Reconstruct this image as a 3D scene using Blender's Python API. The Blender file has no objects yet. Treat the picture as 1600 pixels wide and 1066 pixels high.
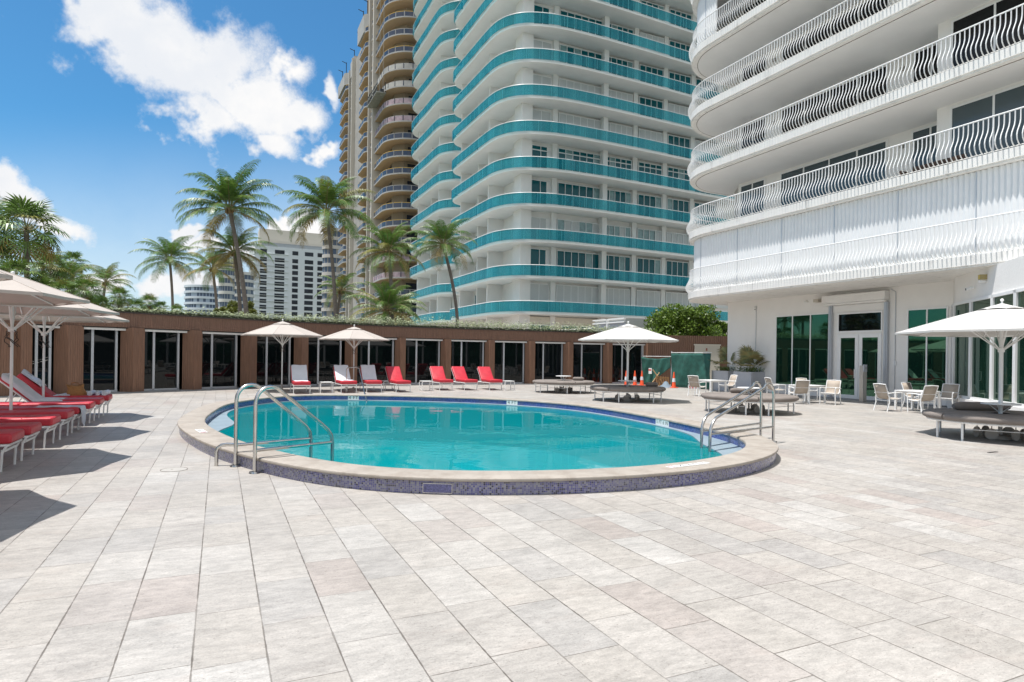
import bpy, math, random
import numpy as np
from mathutils import Vector, Matrix
sc = bpy.context.scene
PI = math.pi
R = math.radians
rnd = random.Random(7)

# ---------------------------------------------------------------- camera
ROLL = R(0.8)
cam = bpy.data.cameras.new('camera'); cam_o = bpy.data.objects.new('camera', cam)
sc.collection.objects.link(cam_o); sc.camera = cam_o
cam.sensor_fit = 'HORIZONTAL'; cam.sensor_width = 36
cam.lens = 985 / 1600 * 36
cam.shift_y = 23.5 / 1600
cam.clip_start = 0.05; cam.clip_end = 9000
cam_o.matrix_world = Matrix.Translation((0, 0, 1.6)) @ Matrix.Rotation(PI / 2, 4, 'X') @ Matrix.Rotation(ROLL, 4, 'Z')

# ---------------------------------------------------------------- sun direction (one unit down moves light by SD)
SD = (0.25, 0.06)
to_sun = Vector((-SD[0], -SD[1], 1)).normalized()
SUN_EL = math.asin(to_sun.z); SUN_AZ = math.atan2(to_sun.x, to_sun.y)
sl = bpy.data.lights.new('sun', 'SUN'); sl.energy = 4.8; sl.angle = R(0.53); sl.color = (1, .965, .92)
so = bpy.data.objects.new('sun', sl); sc.collection.objects.link(so)
so.rotation_euler = to_sun.to_track_quat('Z', 'Y').to_euler(); so.location = (-20, -5, 80)
sc.view_settings.view_transform = 'Standard'; sc.view_settings.look = 'None'
sc.view_settings.exposure = 0.36; sc.view_settings.gamma = 1; sc.view_settings.use_curve_mapping = False
try:
    sc.cycles.max_bounces = 10; sc.cycles.transparent_max_bounces = 24; sc.cycles.glossy_bounces = 4
    sc.cycles.caustics_reflective = False; sc.cycles.caustics_refractive = False
except Exception: pass

# ---------------------------------------------------------------- node helper
class NT:
    def __init__(s, nt): s.nt = nt; s.n = nt.nodes; s.l = nt.links
    def new(s, t, **kw):
        n = s.n.new(t)
        for k, v in kw.items(): setattr(n, k, v)
        return n
    def link(s, a, b): s.l.new(a, b)
    def put(s, sock, v):
        if hasattr(v, 'links') or isinstance(v, bpy.types.NodeSocket): s.link(v, sock)
        elif sock.type == 'VECTOR' and hasattr(v, '__len__'): sock.default_value = v[:3]
        else: sock.default_value = v
    def math(s, op, a, b=None, c=None, clamp=False):
        n = s.new('ShaderNodeMath', operation=op, use_clamp=clamp)
        s.put(n.inputs[0], a)
        if b is not None: s.put(n.inputs[1], b)
        if c is not None: s.put(n.inputs[2], c)
        return n.outputs[0]
    def mix(s, f, a, b, blend='MIX'):
        n = s.new('ShaderNodeMix', data_type='RGBA', blend_type=blend)
        s.put(n.inputs[0], f)
        s.put(n.inputs[6], a if not isinstance(a, tuple) or len(a) == 4 else (*a, 1))
        s.put(n.inputs[7], b if not isinstance(b, tuple) or len(b) == 4 else (*b, 1))
        return n.outputs[2]
    def ramp(s, f, stops, interp='LINEAR'):
        n = s.new('ShaderNodeValToRGB'); n.color_ramp.interpolation = interp
        e = n.color_ramp.elements
        while len(e) > 1: e.remove(e[-1])
        e[0].position = stops[0][0]; e[0].color = (*stops[0][1], 1)
        for p, c in stops[1:]:
            q = e.new(p); q.color = (*c, 1)
        s.put(n.inputs[0], f); return n.outputs[0]
    def xyz(s, v):
        n = s.new('ShaderNodeSeparateXYZ'); s.put(n.inputs[0], v); return n.outputs
    def comb(s, x, y, z=0.):
        n = s.new('ShaderNodeCombineXYZ'); s.put(n.inputs[0], x); s.put(n.inputs[1], y); s.put(n.inputs[2], z); return n.outputs[0]
    def noise(s, v, scale, detail=3, rough=.5, out=0):
        n = s.new('ShaderNodeTexNoise'); 
        if v is not None: s.put(n.inputs['Vector'], v)
        n.inputs['Scale'].default_value = scale; n.inputs['Detail'].default_value = detail; n.inputs['Roughness'].default_value = rough
        return n.outputs[out]
    def wnoise(s, v, dim='3D', out=0):
        n = s.new('ShaderNodeTexWhiteNoise', noise_dimensions=dim)
        s.put(n.inputs['W' if dim == '1D' else 'Vector'], v); return n.outputs[out]
    def smooth(s, v, a, b, c=0., d=1.):
        n = s.new('ShaderNodeMapRange', interpolation_type='SMOOTHSTEP'); s.put(n.inputs[0], v)
        n.inputs[1].default_value = a; n.inputs[2].default_value = b; n.inputs[3].default_value = c; n.inputs[4].default_value = d
        return n.outputs[0]

# ---------------------------------------------------------------- world: sky with clouds in it
w = bpy.data.worlds.new('World'); sc.world = w; w.use_nodes = True
T = NT(w.node_tree); T.n.clear()
sky = T.new('ShaderNodeTexSky', sky_type='NISHITA', sun_disc=False, sun_elevation=SUN_EL, sun_rotation=SUN_AZ)
sky.air_density = 1.0; sky.dust_density = .6; sky.ozone_density = 2.2
tc = T.new('ShaderNodeTexCoord')
x, y, z = T.xyz(tc.outputs['Generated'])
ys = T.math('MAXIMUM', y, .05)
u = T.math('DIVIDE', x, ys); v = T.math('DIVIDE', z, ys)
zc = T.math('MAXIMUM', z, .03)
cp = T.comb(T.math('DIVIDE', x, T.math('ADD', zc, .25)), T.math('DIVIDE', y, T.math('ADD', zc, .25)), 0.)
wv = T.noise(tc.outputs['Generated'], 6.5, 5, .6, 1); wx, wy, wz_ = T.xyz(wv)
u0, v0 = u, v
u = T.math('ADD', u, T.math('MULTIPLY', T.math('SUBTRACT', wx, .5), .17)); v = T.math('ADD', v, T.math('MULTIPLY', T.math('SUBTRACT', wy, .5), .13))
wn = T.noise(tc.outputs['Generated'], 13, 7, .65)
wn2 = T.noise(tc.outputs['Generated'], 3.2, 8, .6)
# clouds: centre u,v  radii  rotation degrees  (heading and height in the sky)
BL = [(-.64, .545, .10, .06, -20), (-.55, .48, .14, .085, -38), (-.46, .47, .09, .08, -20), (-.425, .39, .11, .085, -25), (-.35, .365, .06, .04, -25), (-.49, .37, .09, .05, -40), (-.40, .32, .06, .035, -10),
      (-.60, .62, .16, .06, 0), (-.37, .44, .045, .05, -40),
      (-.80, .245, .09, .042, -16), (-.71, .205, .07, .028, -28),
      (-.35, .20, .06, .024, -4), (-.42, .165, .05, .018, 0), (-.305, .40, .016, .05, 10), (-.53, .19, .03, .014, 0), (-.50, .175, .03, .014, 0), (-.57, .10, .16, .035, -5), (-.31, .315, .03, .018, 15), (-.645, .11, .05, .03, 0)]
f = None
for (a, b, ra, rb, dg) in BL:
    c_, s_ = math.cos(R(dg)), math.sin(R(dg))
    du = T.math('SUBTRACT', u, a); dv = T.math('SUBTRACT', v, b)
    p = T.math('DIVIDE', T.math('ADD', T.math('MULTIPLY', du, c_), T.math('MULTIPLY', dv, s_)), ra)
    q = T.math('DIVIDE', T.math('SUBTRACT', T.math('MULTIPLY', dv, c_), T.math('MULTIPLY', du, s_)), rb)
    d = T.math('SUBTRACT', 1., T.math('SQRT', T.math('ADD', T.math('MULTIPLY', p, p), T.math('MULTIPLY', q, q))))
    f = d if f is None else T.math('MAXIMUM', f, d)
f = T.math('MAXIMUM', f, -1.2)
nz = T.math('ADD', T.math('MULTIPLY', T.math('SUBTRACT', wn2, .5), 2.2), T.math('MULTIPLY', T.math('SUBTRACT', wn, .5), 2.2))
dens = T.smooth(T.math('ADD', f, nz), -.08, .60)
thin = T.smooth(T.noise(cp, 1.1, 7, .62), .56, .80, 0., .38)
front = T.smooth(y, .0, .15)
back = T.smooth(T.noise(cp, .8, 7, .55), .36, .52, 0., .9)  # unseen cloud cover behind the camera, added as neutral fill light
dens = T.math('MAXIMUM', T.math('MULTIPLY', dens, front), T.math('MULTIPLY', T.math('SUBTRACT', 1., front), back))
dens = T.math('MAXIMUM', dens, thin)
hz = T.smooth(v0, .02, .40, .62, 0.)
dens = T.math('MAXIMUM', dens, T.math('MULTIPLY', hz, front))
shade = T.smooth(T.noise(tc.outputs['Generated'], 6, 8, .6), .33, .62)
ccol = T.mix(shade, (.84, .87, .92), (1.0, .99, .98))
skyc = T.mix(1., sky.outputs[0], (.42, .89, 1.09), 'MULTIPLY')
bg1 = T.new('ShaderNodeBackground'); T.link(skyc, bg1.inputs[0]); bg1.inputs[1].default_value = .105
bg2 = T.new('ShaderNodeBackground'); T.link(ccol, bg2.inputs[0]); bg2.inputs[1].default_value = .78
ms = T.new('ShaderNodeMixShader'); T.link(dens, ms.inputs[0]); T.link(bg1.outputs[0], ms.inputs[1]); T.link(bg2.outputs[0], ms.inputs[2])
wo = T.new('ShaderNodeOutputWorld'); T.link(ms.outputs[0], wo.inputs[0])

# ---------------------------------------------------------------- the site grid: s runs along the paving cross joints, t along the long joints
GA = math.atan2(457.05, 985.); GC, GS = math.cos(GA), math.sin(GA)
def W2(s, t): return (s * GC - t * GS, s * GS + t * GC)
def ST(x, y): return (x * GC + y * GS, -x * GS + y * GC)
# measured points of the survey photograph -> ground positions
def ray(px, py):
    a = px - 800.; b = -(py - 556.5)
    return (a * math.cos(ROLL) - b * math.sin(ROLL)) / 985., (a * math.sin(ROLL) + b * math.cos(ROLL)) / 985.
def G(px, py, z=0.):
    a, b = ray(px, py); Y = (z - 1.6) / b; return (a * Y, Y)
def AX(px, Y, py=556): return ray(px, py)[0] * Y
def HZ(px, py, Y): return 1.6 + ray(px, py)[1] * Y

# ---------------------------------------------------------------- materials
MATS = {}
def mat(name, col, rough=.5, metal=0., var=0., scale=4., bump=0., bscale=60., spec=.5, isl=0., col2=None, stretch=None, dirt=0., coat=0., transl=0.):
    if name in MATS: return MATS[name]
    m = bpy.data.materials.new(name); m.use_nodes = True; N = NT(m.node_tree)
    b = N.n['Principled BSDF']; b.inputs['Roughness'].default_value = rough; b.inputs['Metallic'].default_value = metal
    b.inputs['Specular IOR Level'].default_value = spec
    if coat: b.inputs['Coat Weight'].default_value = coat; b.inputs['Coat Roughness'].default_value = .08
    tcn = N.new('ShaderNodeTexCoord'); vec = tcn.outputs['Object']
    if stretch:
        mp = N.new('ShaderNodeMapping'); mp.inputs['Scale'].default_value = stretch; N.link(vec, mp.inputs[0]); vec = mp.outputs[0]
    c = (*col, 1)
    if var or col2:
        c2 = (*(col2 or tuple(k * (1 - var) for k in col)), 1)
        c = N.mix(N.smooth(N.noise(vec, scale, 5, .6), .3, .7), c, c2)
    if isl:
        g = N.new('ShaderNodeNewGeometry')
        k = N.math('ADD', N.math('MULTIPLY', g.outputs['Random Per Island'], isl * 2), 1 - isl)
        vm = N.new('ShaderNodeVectorMath', operation='SCALE'); N.put(vm.inputs[0], c); N.put(vm.inputs[3], k); c = vm.outputs[0]
    if dirt:
        dn = N.smooth(N.noise(vec, scale * .6, 7, .7), .52, .75, 0., dirt)
        c = N.mix(dn, c, tuple(k * .55 for k in col))
    N.put(b.inputs['Base Color'], c)
    if bump:
        bn = N.new('ShaderNodeBump'); bn.inputs['Strength'].default_value = bump; bn.inputs['Distance'].default_value = .02
        N.link(N.noise(vec, bscale, 4, .6), bn.inputs['Height']); N.link(bn.outputs[0], b.inputs['Normal'])
    if transl:
        tr = N.new('ShaderNodeBsdfTranslucent'); N.put(tr.inputs[0], c)
        mx = N.new('ShaderNodeMixShader'); mx.inputs[0].default_value = transl
        N.link(b.outputs[0], mx.inputs[1]); N.link(tr.outputs[0], mx.inputs[2])
        N.link(mx.outputs[0], N.n['Material Output'].inputs[0])
    MATS[name] = m; return m
def glass(name, tint, base, f, rough=.03, ior=1.45, var=None):
    "window glass: part see-through tint, part body colour with reflection"
    m = bpy.data.materials.new(name); m.use_nodes = True; N = NT(m.node_tree)
    b = N.n['Principled BSDF']; b.inputs['Base Color'].default_value = (*base, 1); b.inputs['Roughness'].default_value = rough
    b.inputs['IOR'].default_value = ior
    if var:
        mp = N.new('ShaderNodeMapping'); mp.inputs['Scale'].default_value = (1, 1, .12); N.link(N.new('ShaderNodeTexCoord').outputs['Object'], mp.inputs[0])
        N.link(N.mix(N.smooth(N.noise(mp.outputs[0], 1.6, 4, .6), .38, .62), base, var), b.inputs['Base Color'])
    tr = N.new('ShaderNodeBsdfTransparent'); tr.inputs[0].default_value = (*tint, 1)
    mx = N.new('ShaderNodeMixShader'); mx.inputs[0].default_value = f
    N.link(tr.outputs[0], mx.inputs[1]); N.link(b.outputs[0], mx.inputs[2]); N.link(mx.outputs[0], N.n['Material Output'].inputs[0])
    MATS[name] = m; return m

M_white = mat('white_stucco', (.82, .80, .77), .85, var=.035, scale=1.2, bump=.4, bscale=22, dirt=.07, stretch=(1.2, 1.2, .6))
M_soffit = mat('soffit_paint', (.80, .79, .77), .9, var=.05, scale=.7, dirt=.08)
M_slab = mat('slab_paint', (.84, .82, .78), .75, var=.06, scale=2.2, dirt=.75, stretch=(2.2, 2.2, .5), bump=.15, bscale=12)
M_wmetal = mat('white_metal', (.80, .80, .79), .4)
M_alu = mat('aluminium_frame', (.50, .52, .55), .35, metal=.35)
M_shut = mat('shutter_white', (.80, .81, .815), .45, var=.05, scale=2)
M_steel = mat('stainless_steel', (.62, .60, .57), .22, metal=1., var=.15, scale=6)
M_steel2 = mat('brushed_steel', (.60, .56, .50), .38, metal=.9, var=.1, scale=20, stretch=(1, 1, .05))
M_wood = mat('ribbed_wood', (.20, .108, .070), .6, var=.35, scale=6, stretch=(9, 9, .35), bump=.3, bscale=9)
M_black = mat('black_plastic', (.012, .012, .013), .5)
M_red = mat('red_vinyl', (.54, .028, .045), .42, var=.18, scale=3, bump=.45, bscale=7)
M_towel = mat('white_towel', (.70, .71, .76), .95, var=.05, scale=6, bump=.6, bscale=220)
M_taupe = mat('taupe_canvas', (.50, .45, .41), .9, bump=.5, bscale=5, var=.05, scale=2, transl=.13)
M_cream = mat('cream_canvas', (.62, .605, .58), .9, bump=.5, bscale=5, var=.04, scale=2, transl=.12)
M_cush = mat('taupe_cushion', (.22, .19, .17), .85, var=.2, scale=3, bump=.5, bscale=9)
M_sling = mat('sling_mesh', (.43, .365, .30), .8, var=.1, scale=90, bump=.2, bscale=200)
M_plant = mat('planter_grey', (.50, .51, .54), .6, var=.06, scale=2)
M_leaf = mat('palm_leaf', (.075, .165, .03), .42, isl=.35, col2=(.13, .21, .04), scale=.8, transl=.20)
M_leafd = mat('palm_leaf_dark', (.075, .15, .03), .38, isl=.5, col2=(.17, .25, .05), scale=1.2, transl=.18)
M_leafy = mat('palm_leaf_dry', (.27, .20, .055), .6, isl=.35, transl=.25)
M_trunk = mat('palm_bark', (.23, .195, .165), .9, var=.35, scale=5, stretch=(1, 1, 5), bump=.6, bscale=14)
M_hedge = mat('silver_leaf', (.43, .48, .30), .6, isl=.4, transl=.15)
M_bush = mat('bright_leaf', (.16, .24, .03), .45, isl=.6, col2=(.08, .14, .02), scale=2, transl=.28)
M_conc = mat('tower_concrete', (.40, .375, .34), .9, var=.2, scale=.6, dirt=.2)
M_beige = mat('beige_paint', (.66, .50, .34), .85, var=.08, scale=.3)
M_tealglass = glass('teal_railing_glass', (.46, .86, .90), (.010, .25, .32), .34, .05, 1.45, (.04, .36, .42))
M_tealwin = glass('teal_window_glass', (.05, .3, .32), (.004, .105, .125), 1., .03, 1.33)
M_darkwin = glass('dark_window_glass', (.03, .05, .05), (.004, .006, .007), .95, .015, 1.40)
M_greenwin = glass('green_tinted_glass', (.05, .09, .07), (.006, .026, .018), .93, .012, 1.95)
MATS['green_tinted_glass'].node_tree.nodes['Principled BSDF'].inputs['Specular Tint'].default_value = (.45, 1, .62, 1)
M_blindwin = mat('blind_behind_glass', (.06, .085, .095), .12, spec=.55, stretch=(1, 1, 1))
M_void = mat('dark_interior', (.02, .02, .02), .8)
M_screen = mat('green_mesh_screen', (.022, .115, .09), .8, var=.45, scale=3, bump=.4, bscale=8)
M_cone = mat('traffic_cone_orange', (.80, .10, .03), .5)
M_bag = mat('straw_bag', (.42, .20, .07), .85, var=.25, scale=30, bump=.5, bscale=80)
M_blind2 = mat('pale_shutter_panel', (.55, .56, .55), .6, var=.05, scale=2)
M_bluish = mat('bluish_rail_glass', (.10, .15, .25), .15, spec=.6)

# ---------------------------------------------------------------- mesh builder
class MB:
    def __init__(s, off=(0, 0, 0)):
        s.v = []; s.f = []; s.m = []; s.uv = {}; s.off = Vector(off)
    def add(s, vs, fs, mi=0):
        b = len(s.v); s.v += [tuple(p) for p in vs]
        for q in fs: s.f.append([b + i for i in q]); s.m.append(mi)
    def box(s, c, d, rz=0., mi=0, M=None):
        hx, hy, hz = d[0] / 2, d[1] / 2, d[2] / 2; cr, sr = math.cos(rz), math.sin(rz); vs = []
        for k in (-1, 1):
            for i, j in ((-1, -1), (1, -1), (1, 1), (-1, 1)):
                x, y = i * hx, j * hy; vs.append((c[0] + x * cr - y * sr, c[1] + x * sr + y * cr, c[2] + k * hz))
        if M is not None: vs = [tuple(M @ Vector(p)) for p in vs]
        s.add(vs, [(3, 2, 1, 0), (4, 5, 6, 7), (0, 1, 5, 4), (1, 2, 6, 5), (2, 3, 7, 6), (3, 0, 4, 7)], mi)
    def b2(s, a, b, mi=0):
        s.box([(a[i] + b[i]) / 2 for i in range(3)], [abs(b[i] - a[i]) for i in range(3)], 0., mi)
    def prism(s, poly, z0, z1, mi=0, mtop=None, mbot=None):
        n = len(poly); vs = [(p[0], p[1], z0) for p in poly] + [(p[0], p[1], z1) for p in poly]
        s.add(vs, [(i, (i + 1) % n, n + (i + 1) % n, n + i) for i in range(n)], mi)
        b = len(s.v) - 2 * n
        s.f.append([b + i for i in range(n - 1, -1, -1)]); s.m.append(mi if mbot is None else mbot)
        s.f.append([b + n + i for i in range(n)]); s.m.append(mi if mtop is None else mtop)
    def wallstrip(s, path, z0, z1, th, mi=0):
        "upright strip of thickness th along an open path"
        L = offset(path, th / 2); Rr = offset(path, -th / 2)
        s.prism(L + Rr[::-1], z0, z1, mi)
    def tube(s, pts, r, n=8, mi=0, closed=False, cap=True):
        pts = [Vector(p) for p in pts]; N = len(pts); rings = []; prev = None
        for i in range(N):
            if closed: d = pts[(i + 1) % N] - pts[i - 1]
            else: d = pts[min(i + 1, N - 1)] - pts[max(i - 1, 0)]
            d = d.normalized() if d.length > 1e-9 else Vector((0, 0, 1))
            if prev is None:
                a = Vector((0, 0, 1)) if abs(d.z) < .9 else Vector((1, 0, 0)); prev = d.cross(a).normalized()
            p = (prev - d * prev.dot(d)); p = p.normalized() if p.length > 1e-6 else d.orthogonal().normalized(); prev = p; q = d.cross(p)
            rr = r[i] if hasattr(r, '__len__') else r
            rings.append([pts[i] + (p * math.cos(2 * PI * k / n) + q * math.sin(2 * PI * k / n)) * rr for k in range(n)])
        b = len(s.v); s.v += [tuple(p) for rg in rings for p in rg]
        for i in range(N if closed else N - 1):
            j = (i + 1) % N
            for k in range(n):
                s.f.append([b + i * n + k, b + i * n + (k + 1) % n, b + j * n + (k + 1) % n, b + j * n + k]); s.m.append(mi)
        if cap and not closed:
            s.f.append([b + k for k in range(n - 1, -1, -1)]); s.m.append(mi)
            s.f.append([b + (N - 1) * n + k for k in range(n)]); s.m.append(mi)
    def lathe(s, prof, c=(0, 0, 0), n=24, mi=0, a0=0., a1=2 * PI):
        full = abs(a1 - a0 - 2 * PI) < 1e-6; K = n if full else n + 1; b = len(s.v)
        for k in range(K):
            a = a0 + (a1 - a0) * k / n
            for r_, z_ in prof: s.v.append((c[0] + r_ * math.cos(a), c[1] + r_ * math.sin(a), c[2] + z_))
        P = len(prof)
        for k in range(n):
            k2 = (k + 1) % K
            for i in range(P - 1):
                s.f.append([b + k * P + i, b + k2 * P + i, b + k2 * P + i + 1, b + k * P + i + 1]); s.m.append(mi)
    def build(s, name, mats, parent=None, smooth=False, bevel=0., angle=40):
        me = bpy.data.meshes.new(name)
        vs = [(a - s.off.x, b - s.off.y, c - s.off.z) for a, b, c in s.v]
        me.from_pydata(vs, [], s.f)
        if not isinstance(mats, (list, tuple)): mats = [mats]
        for m in mats: me.materials.append(m)
        if len(mats) > 1: me.polygons.foreach_set('material_index', s.m)
        if smooth: me.polygons.foreach_set('use_smooth', [True] * len(s.f))
        me.update()
        if smooth and smooth != 'all':
            try: me.set_sharp_from_angle(angle=R(angle))
            except Exception: pass
        o = bpy.data.objects.new(name, me); sc.collection.objects.link(o)
        if parent is not None: o.parent = parent
        if bevel:
            bv = o.modifiers.new('bevel', 'BEVEL'); bv.width = bevel; bv.segments = 2; bv.limit_method = 'ANGLE'; bv.angle_limit = R(35)
        return o

def offset(path, d, closed=False):
    "offset a 2D path to its left"
    n = len(path); out = []
    for i in range(n):
        a = path[i - 1] if (i > 0 or closed) else path[0]; b = path[(i + 1) % n] if (i < n - 1 or closed) else path[-1]; p = path[i]
        def nrm(q, r_):
            x, y = r_[0] - q[0], r_[1] - q[1]; l = math.hypot(x, y) or 1; return (-y / l, x / l)
        n1 = nrm(a, p) if a != p else nrm(p, b); n2 = nrm(p, b) if b != p else n1
        mx, my = n1[0] + n2[0], n1[1] + n2[1]; l = math.hypot(mx, my) or 1; mx /= l; my /= l
        k = 1 / max(.5, mx * n1[0] + my * n1[1]); out.append((p[0] + mx * d * k, p[1] + my * d * k))
    return out
def arc(cx, cy, r, a0, a1, n):
    return [(cx + r * math.cos(R(a0 + (a1 - a0) * i / n)), cy + r * math.sin(R(a0 + (a1 - a0) * i / n))) for i in range(n + 1)]
def resample(path, step, closed=False):
    P = [np.array(p, float) for p in path] + ([np.array(path[0], float)] if closed else [])
    d = [0.]
    for i in range(1, len(P)): d.append(d[-1] + float(np.linalg.norm(P[i] - P[i - 1])))
    n = max(2, int(round(d[-1] / step))); out = []
    for k in range(n if closed else n + 1):
        q = d[-1] * k / n; i = min(len(P) - 2, max(0, int(np.searchsorted(d, q, 'right')) - 1)); L = d[i + 1] - d[i]
        out.append(tuple(P[i] + (P[i + 1] - P[i]) * ((q - d[i]) / L if L > 0 else 0)))
    return out
def spline(pts, n=8, closed=False):
    out = []; N = len(pts)
    for i in range(N if closed else N - 1):
        if closed: p0, p1, p2, p3 = pts[i - 1], pts[i], pts[(i + 1) % N], pts[(i + 2) % N]
        else: p0, p1, p2, p3 = pts[max(i - 1, 0)], pts[i], pts[i + 1], pts[min(i + 2, N - 1)]
        for k in range(n):
            t = k / n
            out.append(tuple(.5 * (2 * b + (c - a) * t + (2 * a - 5 * b + 4 * c - d) * t * t + (3 * b - a - 3 * c + d) * t ** 3) for a, b, c, d in zip(p0, p1, p2, p3)))
    if not closed: out.append(tuple(pts[-1]))
    return out
def tag(o, label=None, cat=None, group=None, kind=None):
    if label: o['label'] = label
    if cat: o['category'] = cat
    if group: o['group'] = group
    if kind: o['kind'] = kind
    return o
def thing(name, label, cat, loc=(0, 0, 0), rz=0., group=None):
    o = bpy.data.objects.new(name, None); sc.collection.objects.link(o); o.empty_display_size = .2
    o.location = loc; o.rotation_euler = (0, 0, rz); return tag(o, label, cat, group)
def copy_tree(o, loc=None, rz=None, label=None, group=None, parent=None):
    c = o.copy(); sc.collection.objects.link(c)
    if parent is not None: c.parent = parent
    for ch in list(o.children): copy_tree(ch, parent=c)
    if loc is not None: c.location = loc
    if rz is not None: c.rotation_euler = (0, 0, rz)
    if label: c['label'] = label
    if group: c['group'] = group
    return c
def text_geo(body, size, spacing=1.):
    cu = bpy.data.curves.new('writing', 'FONT'); cu.body = body; cu.size = size; cu.align_x = 'CENTER'; cu.align_y = 'CENTER'; cu.space_character = spacing
    o = bpy.data.objects.new('writing', cu); sc.collection.objects.link(o); bpy.context.view_layer.update()
    me = bpy.data.meshes.new_from_object(o.evaluated_get(bpy.context.evaluated_depsgraph_get()))
    vs = [tuple(v_.co) for v_ in me.vertices]; fs = [list(p.vertices) for p in me.polygons]
    bpy.data.objects.remove(o); bpy.data.curves.remove(cu); bpy.data.meshes.remove(me); return vs, fs
# ================================================================ SETTING: pool, deck, ground
raw = [(1000,647),(1093,665.5),(1157.6,682),(1173,693.6),(1140.7,710.4),(1000,729),(790,736),(600,731.8),(470,712.8),(432.6,703.6),(382,691),(338.8,672.6),(320,661),(318,655),(338.8,638.8),(357.5,630),(408,622),(470,617),(600,617.6),(792,623.7),(900,631.8)]
pp = [G(a, b, .2) for a, b in raw]
PC = (-1.9, 14.2)
pts_ = [np.array(p) for p in pp][::-1]; C_ = []
for i in range(len(pts_)):                       # closed centripetal spline through the measured edge, then a light smoothing
    p0, p1, p2, p3 = pts_[i - 1], pts_[i], pts_[(i + 1) % len(pts_)], pts_[(i + 2) % len(pts_)]
    t1 = np.linalg.norm(p1 - p0) ** .5; t2 = t1 + np.linalg.norm(p2 - p1) ** .5; t3 = t2 + np.linalg.norm(p3 - p2) ** .5
    for k in range(20):
        t = t1 + (t2 - t1) * k / 20
        A1 = (t1 - t) / t1 * p0 + t / t1 * p1; A2 = (t2 - t) / (t2 - t1) * p1 + (t - t1) / (t2 - t1) * p2; A3 = (t3 - t) / (t3 - t2) * p2 + (t - t2) / (t3 - t2) * p3
        B1_ = (t2 - t) / t2 * A1 + t / t2 * A2; B2_ = (t3 - t) / (t3 - t1) * A2 + (t - t1) / (t3 - t1) * A3
        C_.append((t2 - t) / (t2 - t1) * B1_ + (t - t1) / (t2 - t1) * B2_)
full = [tuple(q) for q in C_]
per = sum(math.dist(full[i], full[i - 1]) for i in range(len(full)))
NP = 240
inner = resample(full, per / NP, True); NP = len(inner)          # counter-clockwise
fz = np.fft.fft(np.array([complex(*p) for p in inner])); kk = np.fft.fftfreq(NP) * NP
zz_ = np.fft.ifft(fz * np.exp(-(kk * 4.2 * 2 * np.pi / NP) ** 2 / 2)); inner = [(float(q.real), float(q.imag)) for q in zz_]
CW = .50
def loop(d): return offset(inner, -d, True)                     # outward for ccw
arcl = [0.]
for i in range(1, NP): arcl.append(arcl[-1] + math.dist(inner[i], inner[i - 1]))

def ring_mesh(name, loops, mats, parent, mis=None, uvs=None, smooth=False, cap=None):
    "loops: list of (2D loop, z); quads between neighbours"
    mb = MB(); n = NP
    for lp, z_ in loops: mb.v += [(p[0], p[1], z_) for p in lp]
    for k in range(len(loops) - 1):
        for i in range(n):
            j = (i + 1) % n
            mb.f.append([k * n + j, k * n + i, (k + 1) * n + i, (k + 1) * n + j]); mb.m.append(mis[k] if mis else 0)
    if cap is not None:
        mb.f.append([cap * n + i for i in range(n)]); mb.m.append(0)
    o = mb.build(name, mats, parent, smooth=smooth)
    ul = o.data.uv_layers.new(name='UVMap')
    vv = [0.]
    for k in range(1, len(loops)):
        vv.append(vv[-1] + math.hypot(math.dist(loops[k][0][0], loops[k - 1][0][0]), loops[k][1] - loops[k - 1][1]))
    for p in o.data.polygons:
        ii = [v_ % n for v_ in p.vertices]; wrap = (0 in ii and n - 1 in ii)
        for li, vi in zip(p.loop_indices, p.vertices):
            i = vi % n; uu = arcl[i] + (per if wrap and i == 0 else 0); ul.data[li].uv = (uu, vv[vi // n])
    return o

# paving material
pv = bpy.data.materials.new('travertine_paving'); pv.use_nodes = True; N = NT(pv.node_tree); b = N.n['Principled BSDF']
oc = N.new('ShaderNodeTexCoord').outputs['Object']
X, Y_, Z_ = N.xyz(oc)
TW, TL = .3583, .7317
sx = N.math('DIVIDE', N.math('SUBTRACT', X, .25), TW); ix = N.math('FLOOR', sx); fx = N.math('FRACT', sx)
off = N.wnoise(ix, '1D'); ty = N.math('ADD', N.math('DIVIDE', Y_, TL), off); iy = N.math('FLOOR', ty); fy = N.math('FRACT', ty)
wobx = N.math('MULTIPLY', N.math('SUBTRACT', N.noise(oc, 7, 3), .5), .010)
wob = N.math('MULTIPLY', N.math('SUBTRACT', N.noise(oc, 22, 3), .5), .006)
dx = N.math('ADD', N.math('MULTIPLY', N.math('MINIMUM', fx, N.math('SUBTRACT', 1., fx)), TW), N.math('ADD', wobx, wob))
dy = N.math('ADD', N.math('MULTIPLY', N.math('MINIMUM', fy, N.math('SUBTRACT', 1., fy)), TL), wob)
jx = N.smooth(dx, .0014, .0062, 1., 0.)
rr = N.wnoise(N.comb(ix, iy, 3.))
jy = N.math('MULTIPLY', N.smooth(dy, .0010, .0046, 1., 0.), N.smooth(N.wnoise(N.comb(ix, iy, 9.)), .15, .65, .35, 1.0))
jxs = N.math('MULTIPLY', jx, N.smooth(N.noise(oc, 1.3, 2), .35, .6, .55, 1.))
joint = N.math('MAXIMUM', jxs, jy)
rc = N.wnoise(N.comb(ix, iy, 1.))
tile = N.ramp(rc, [(0, (.410, .380, .345)), (.2, (.392, .365, .335)), (.37, (.385, .342, .312)), (.42, (.415, .387, .355)), (.64, (.378, .357, .334)), (.74, (.425, .40, .37)), (.87, (.392, .357, .328)), (.94, (.450, .428, .40))], 'CONSTANT')
shift = N.comb(N.math('ADD', X, N.math('MULTIPLY', rr, 37.)), N.math('MULTIPLY', Y_, 2.6), N.math('MULTIPLY', rr, 11.))
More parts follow.
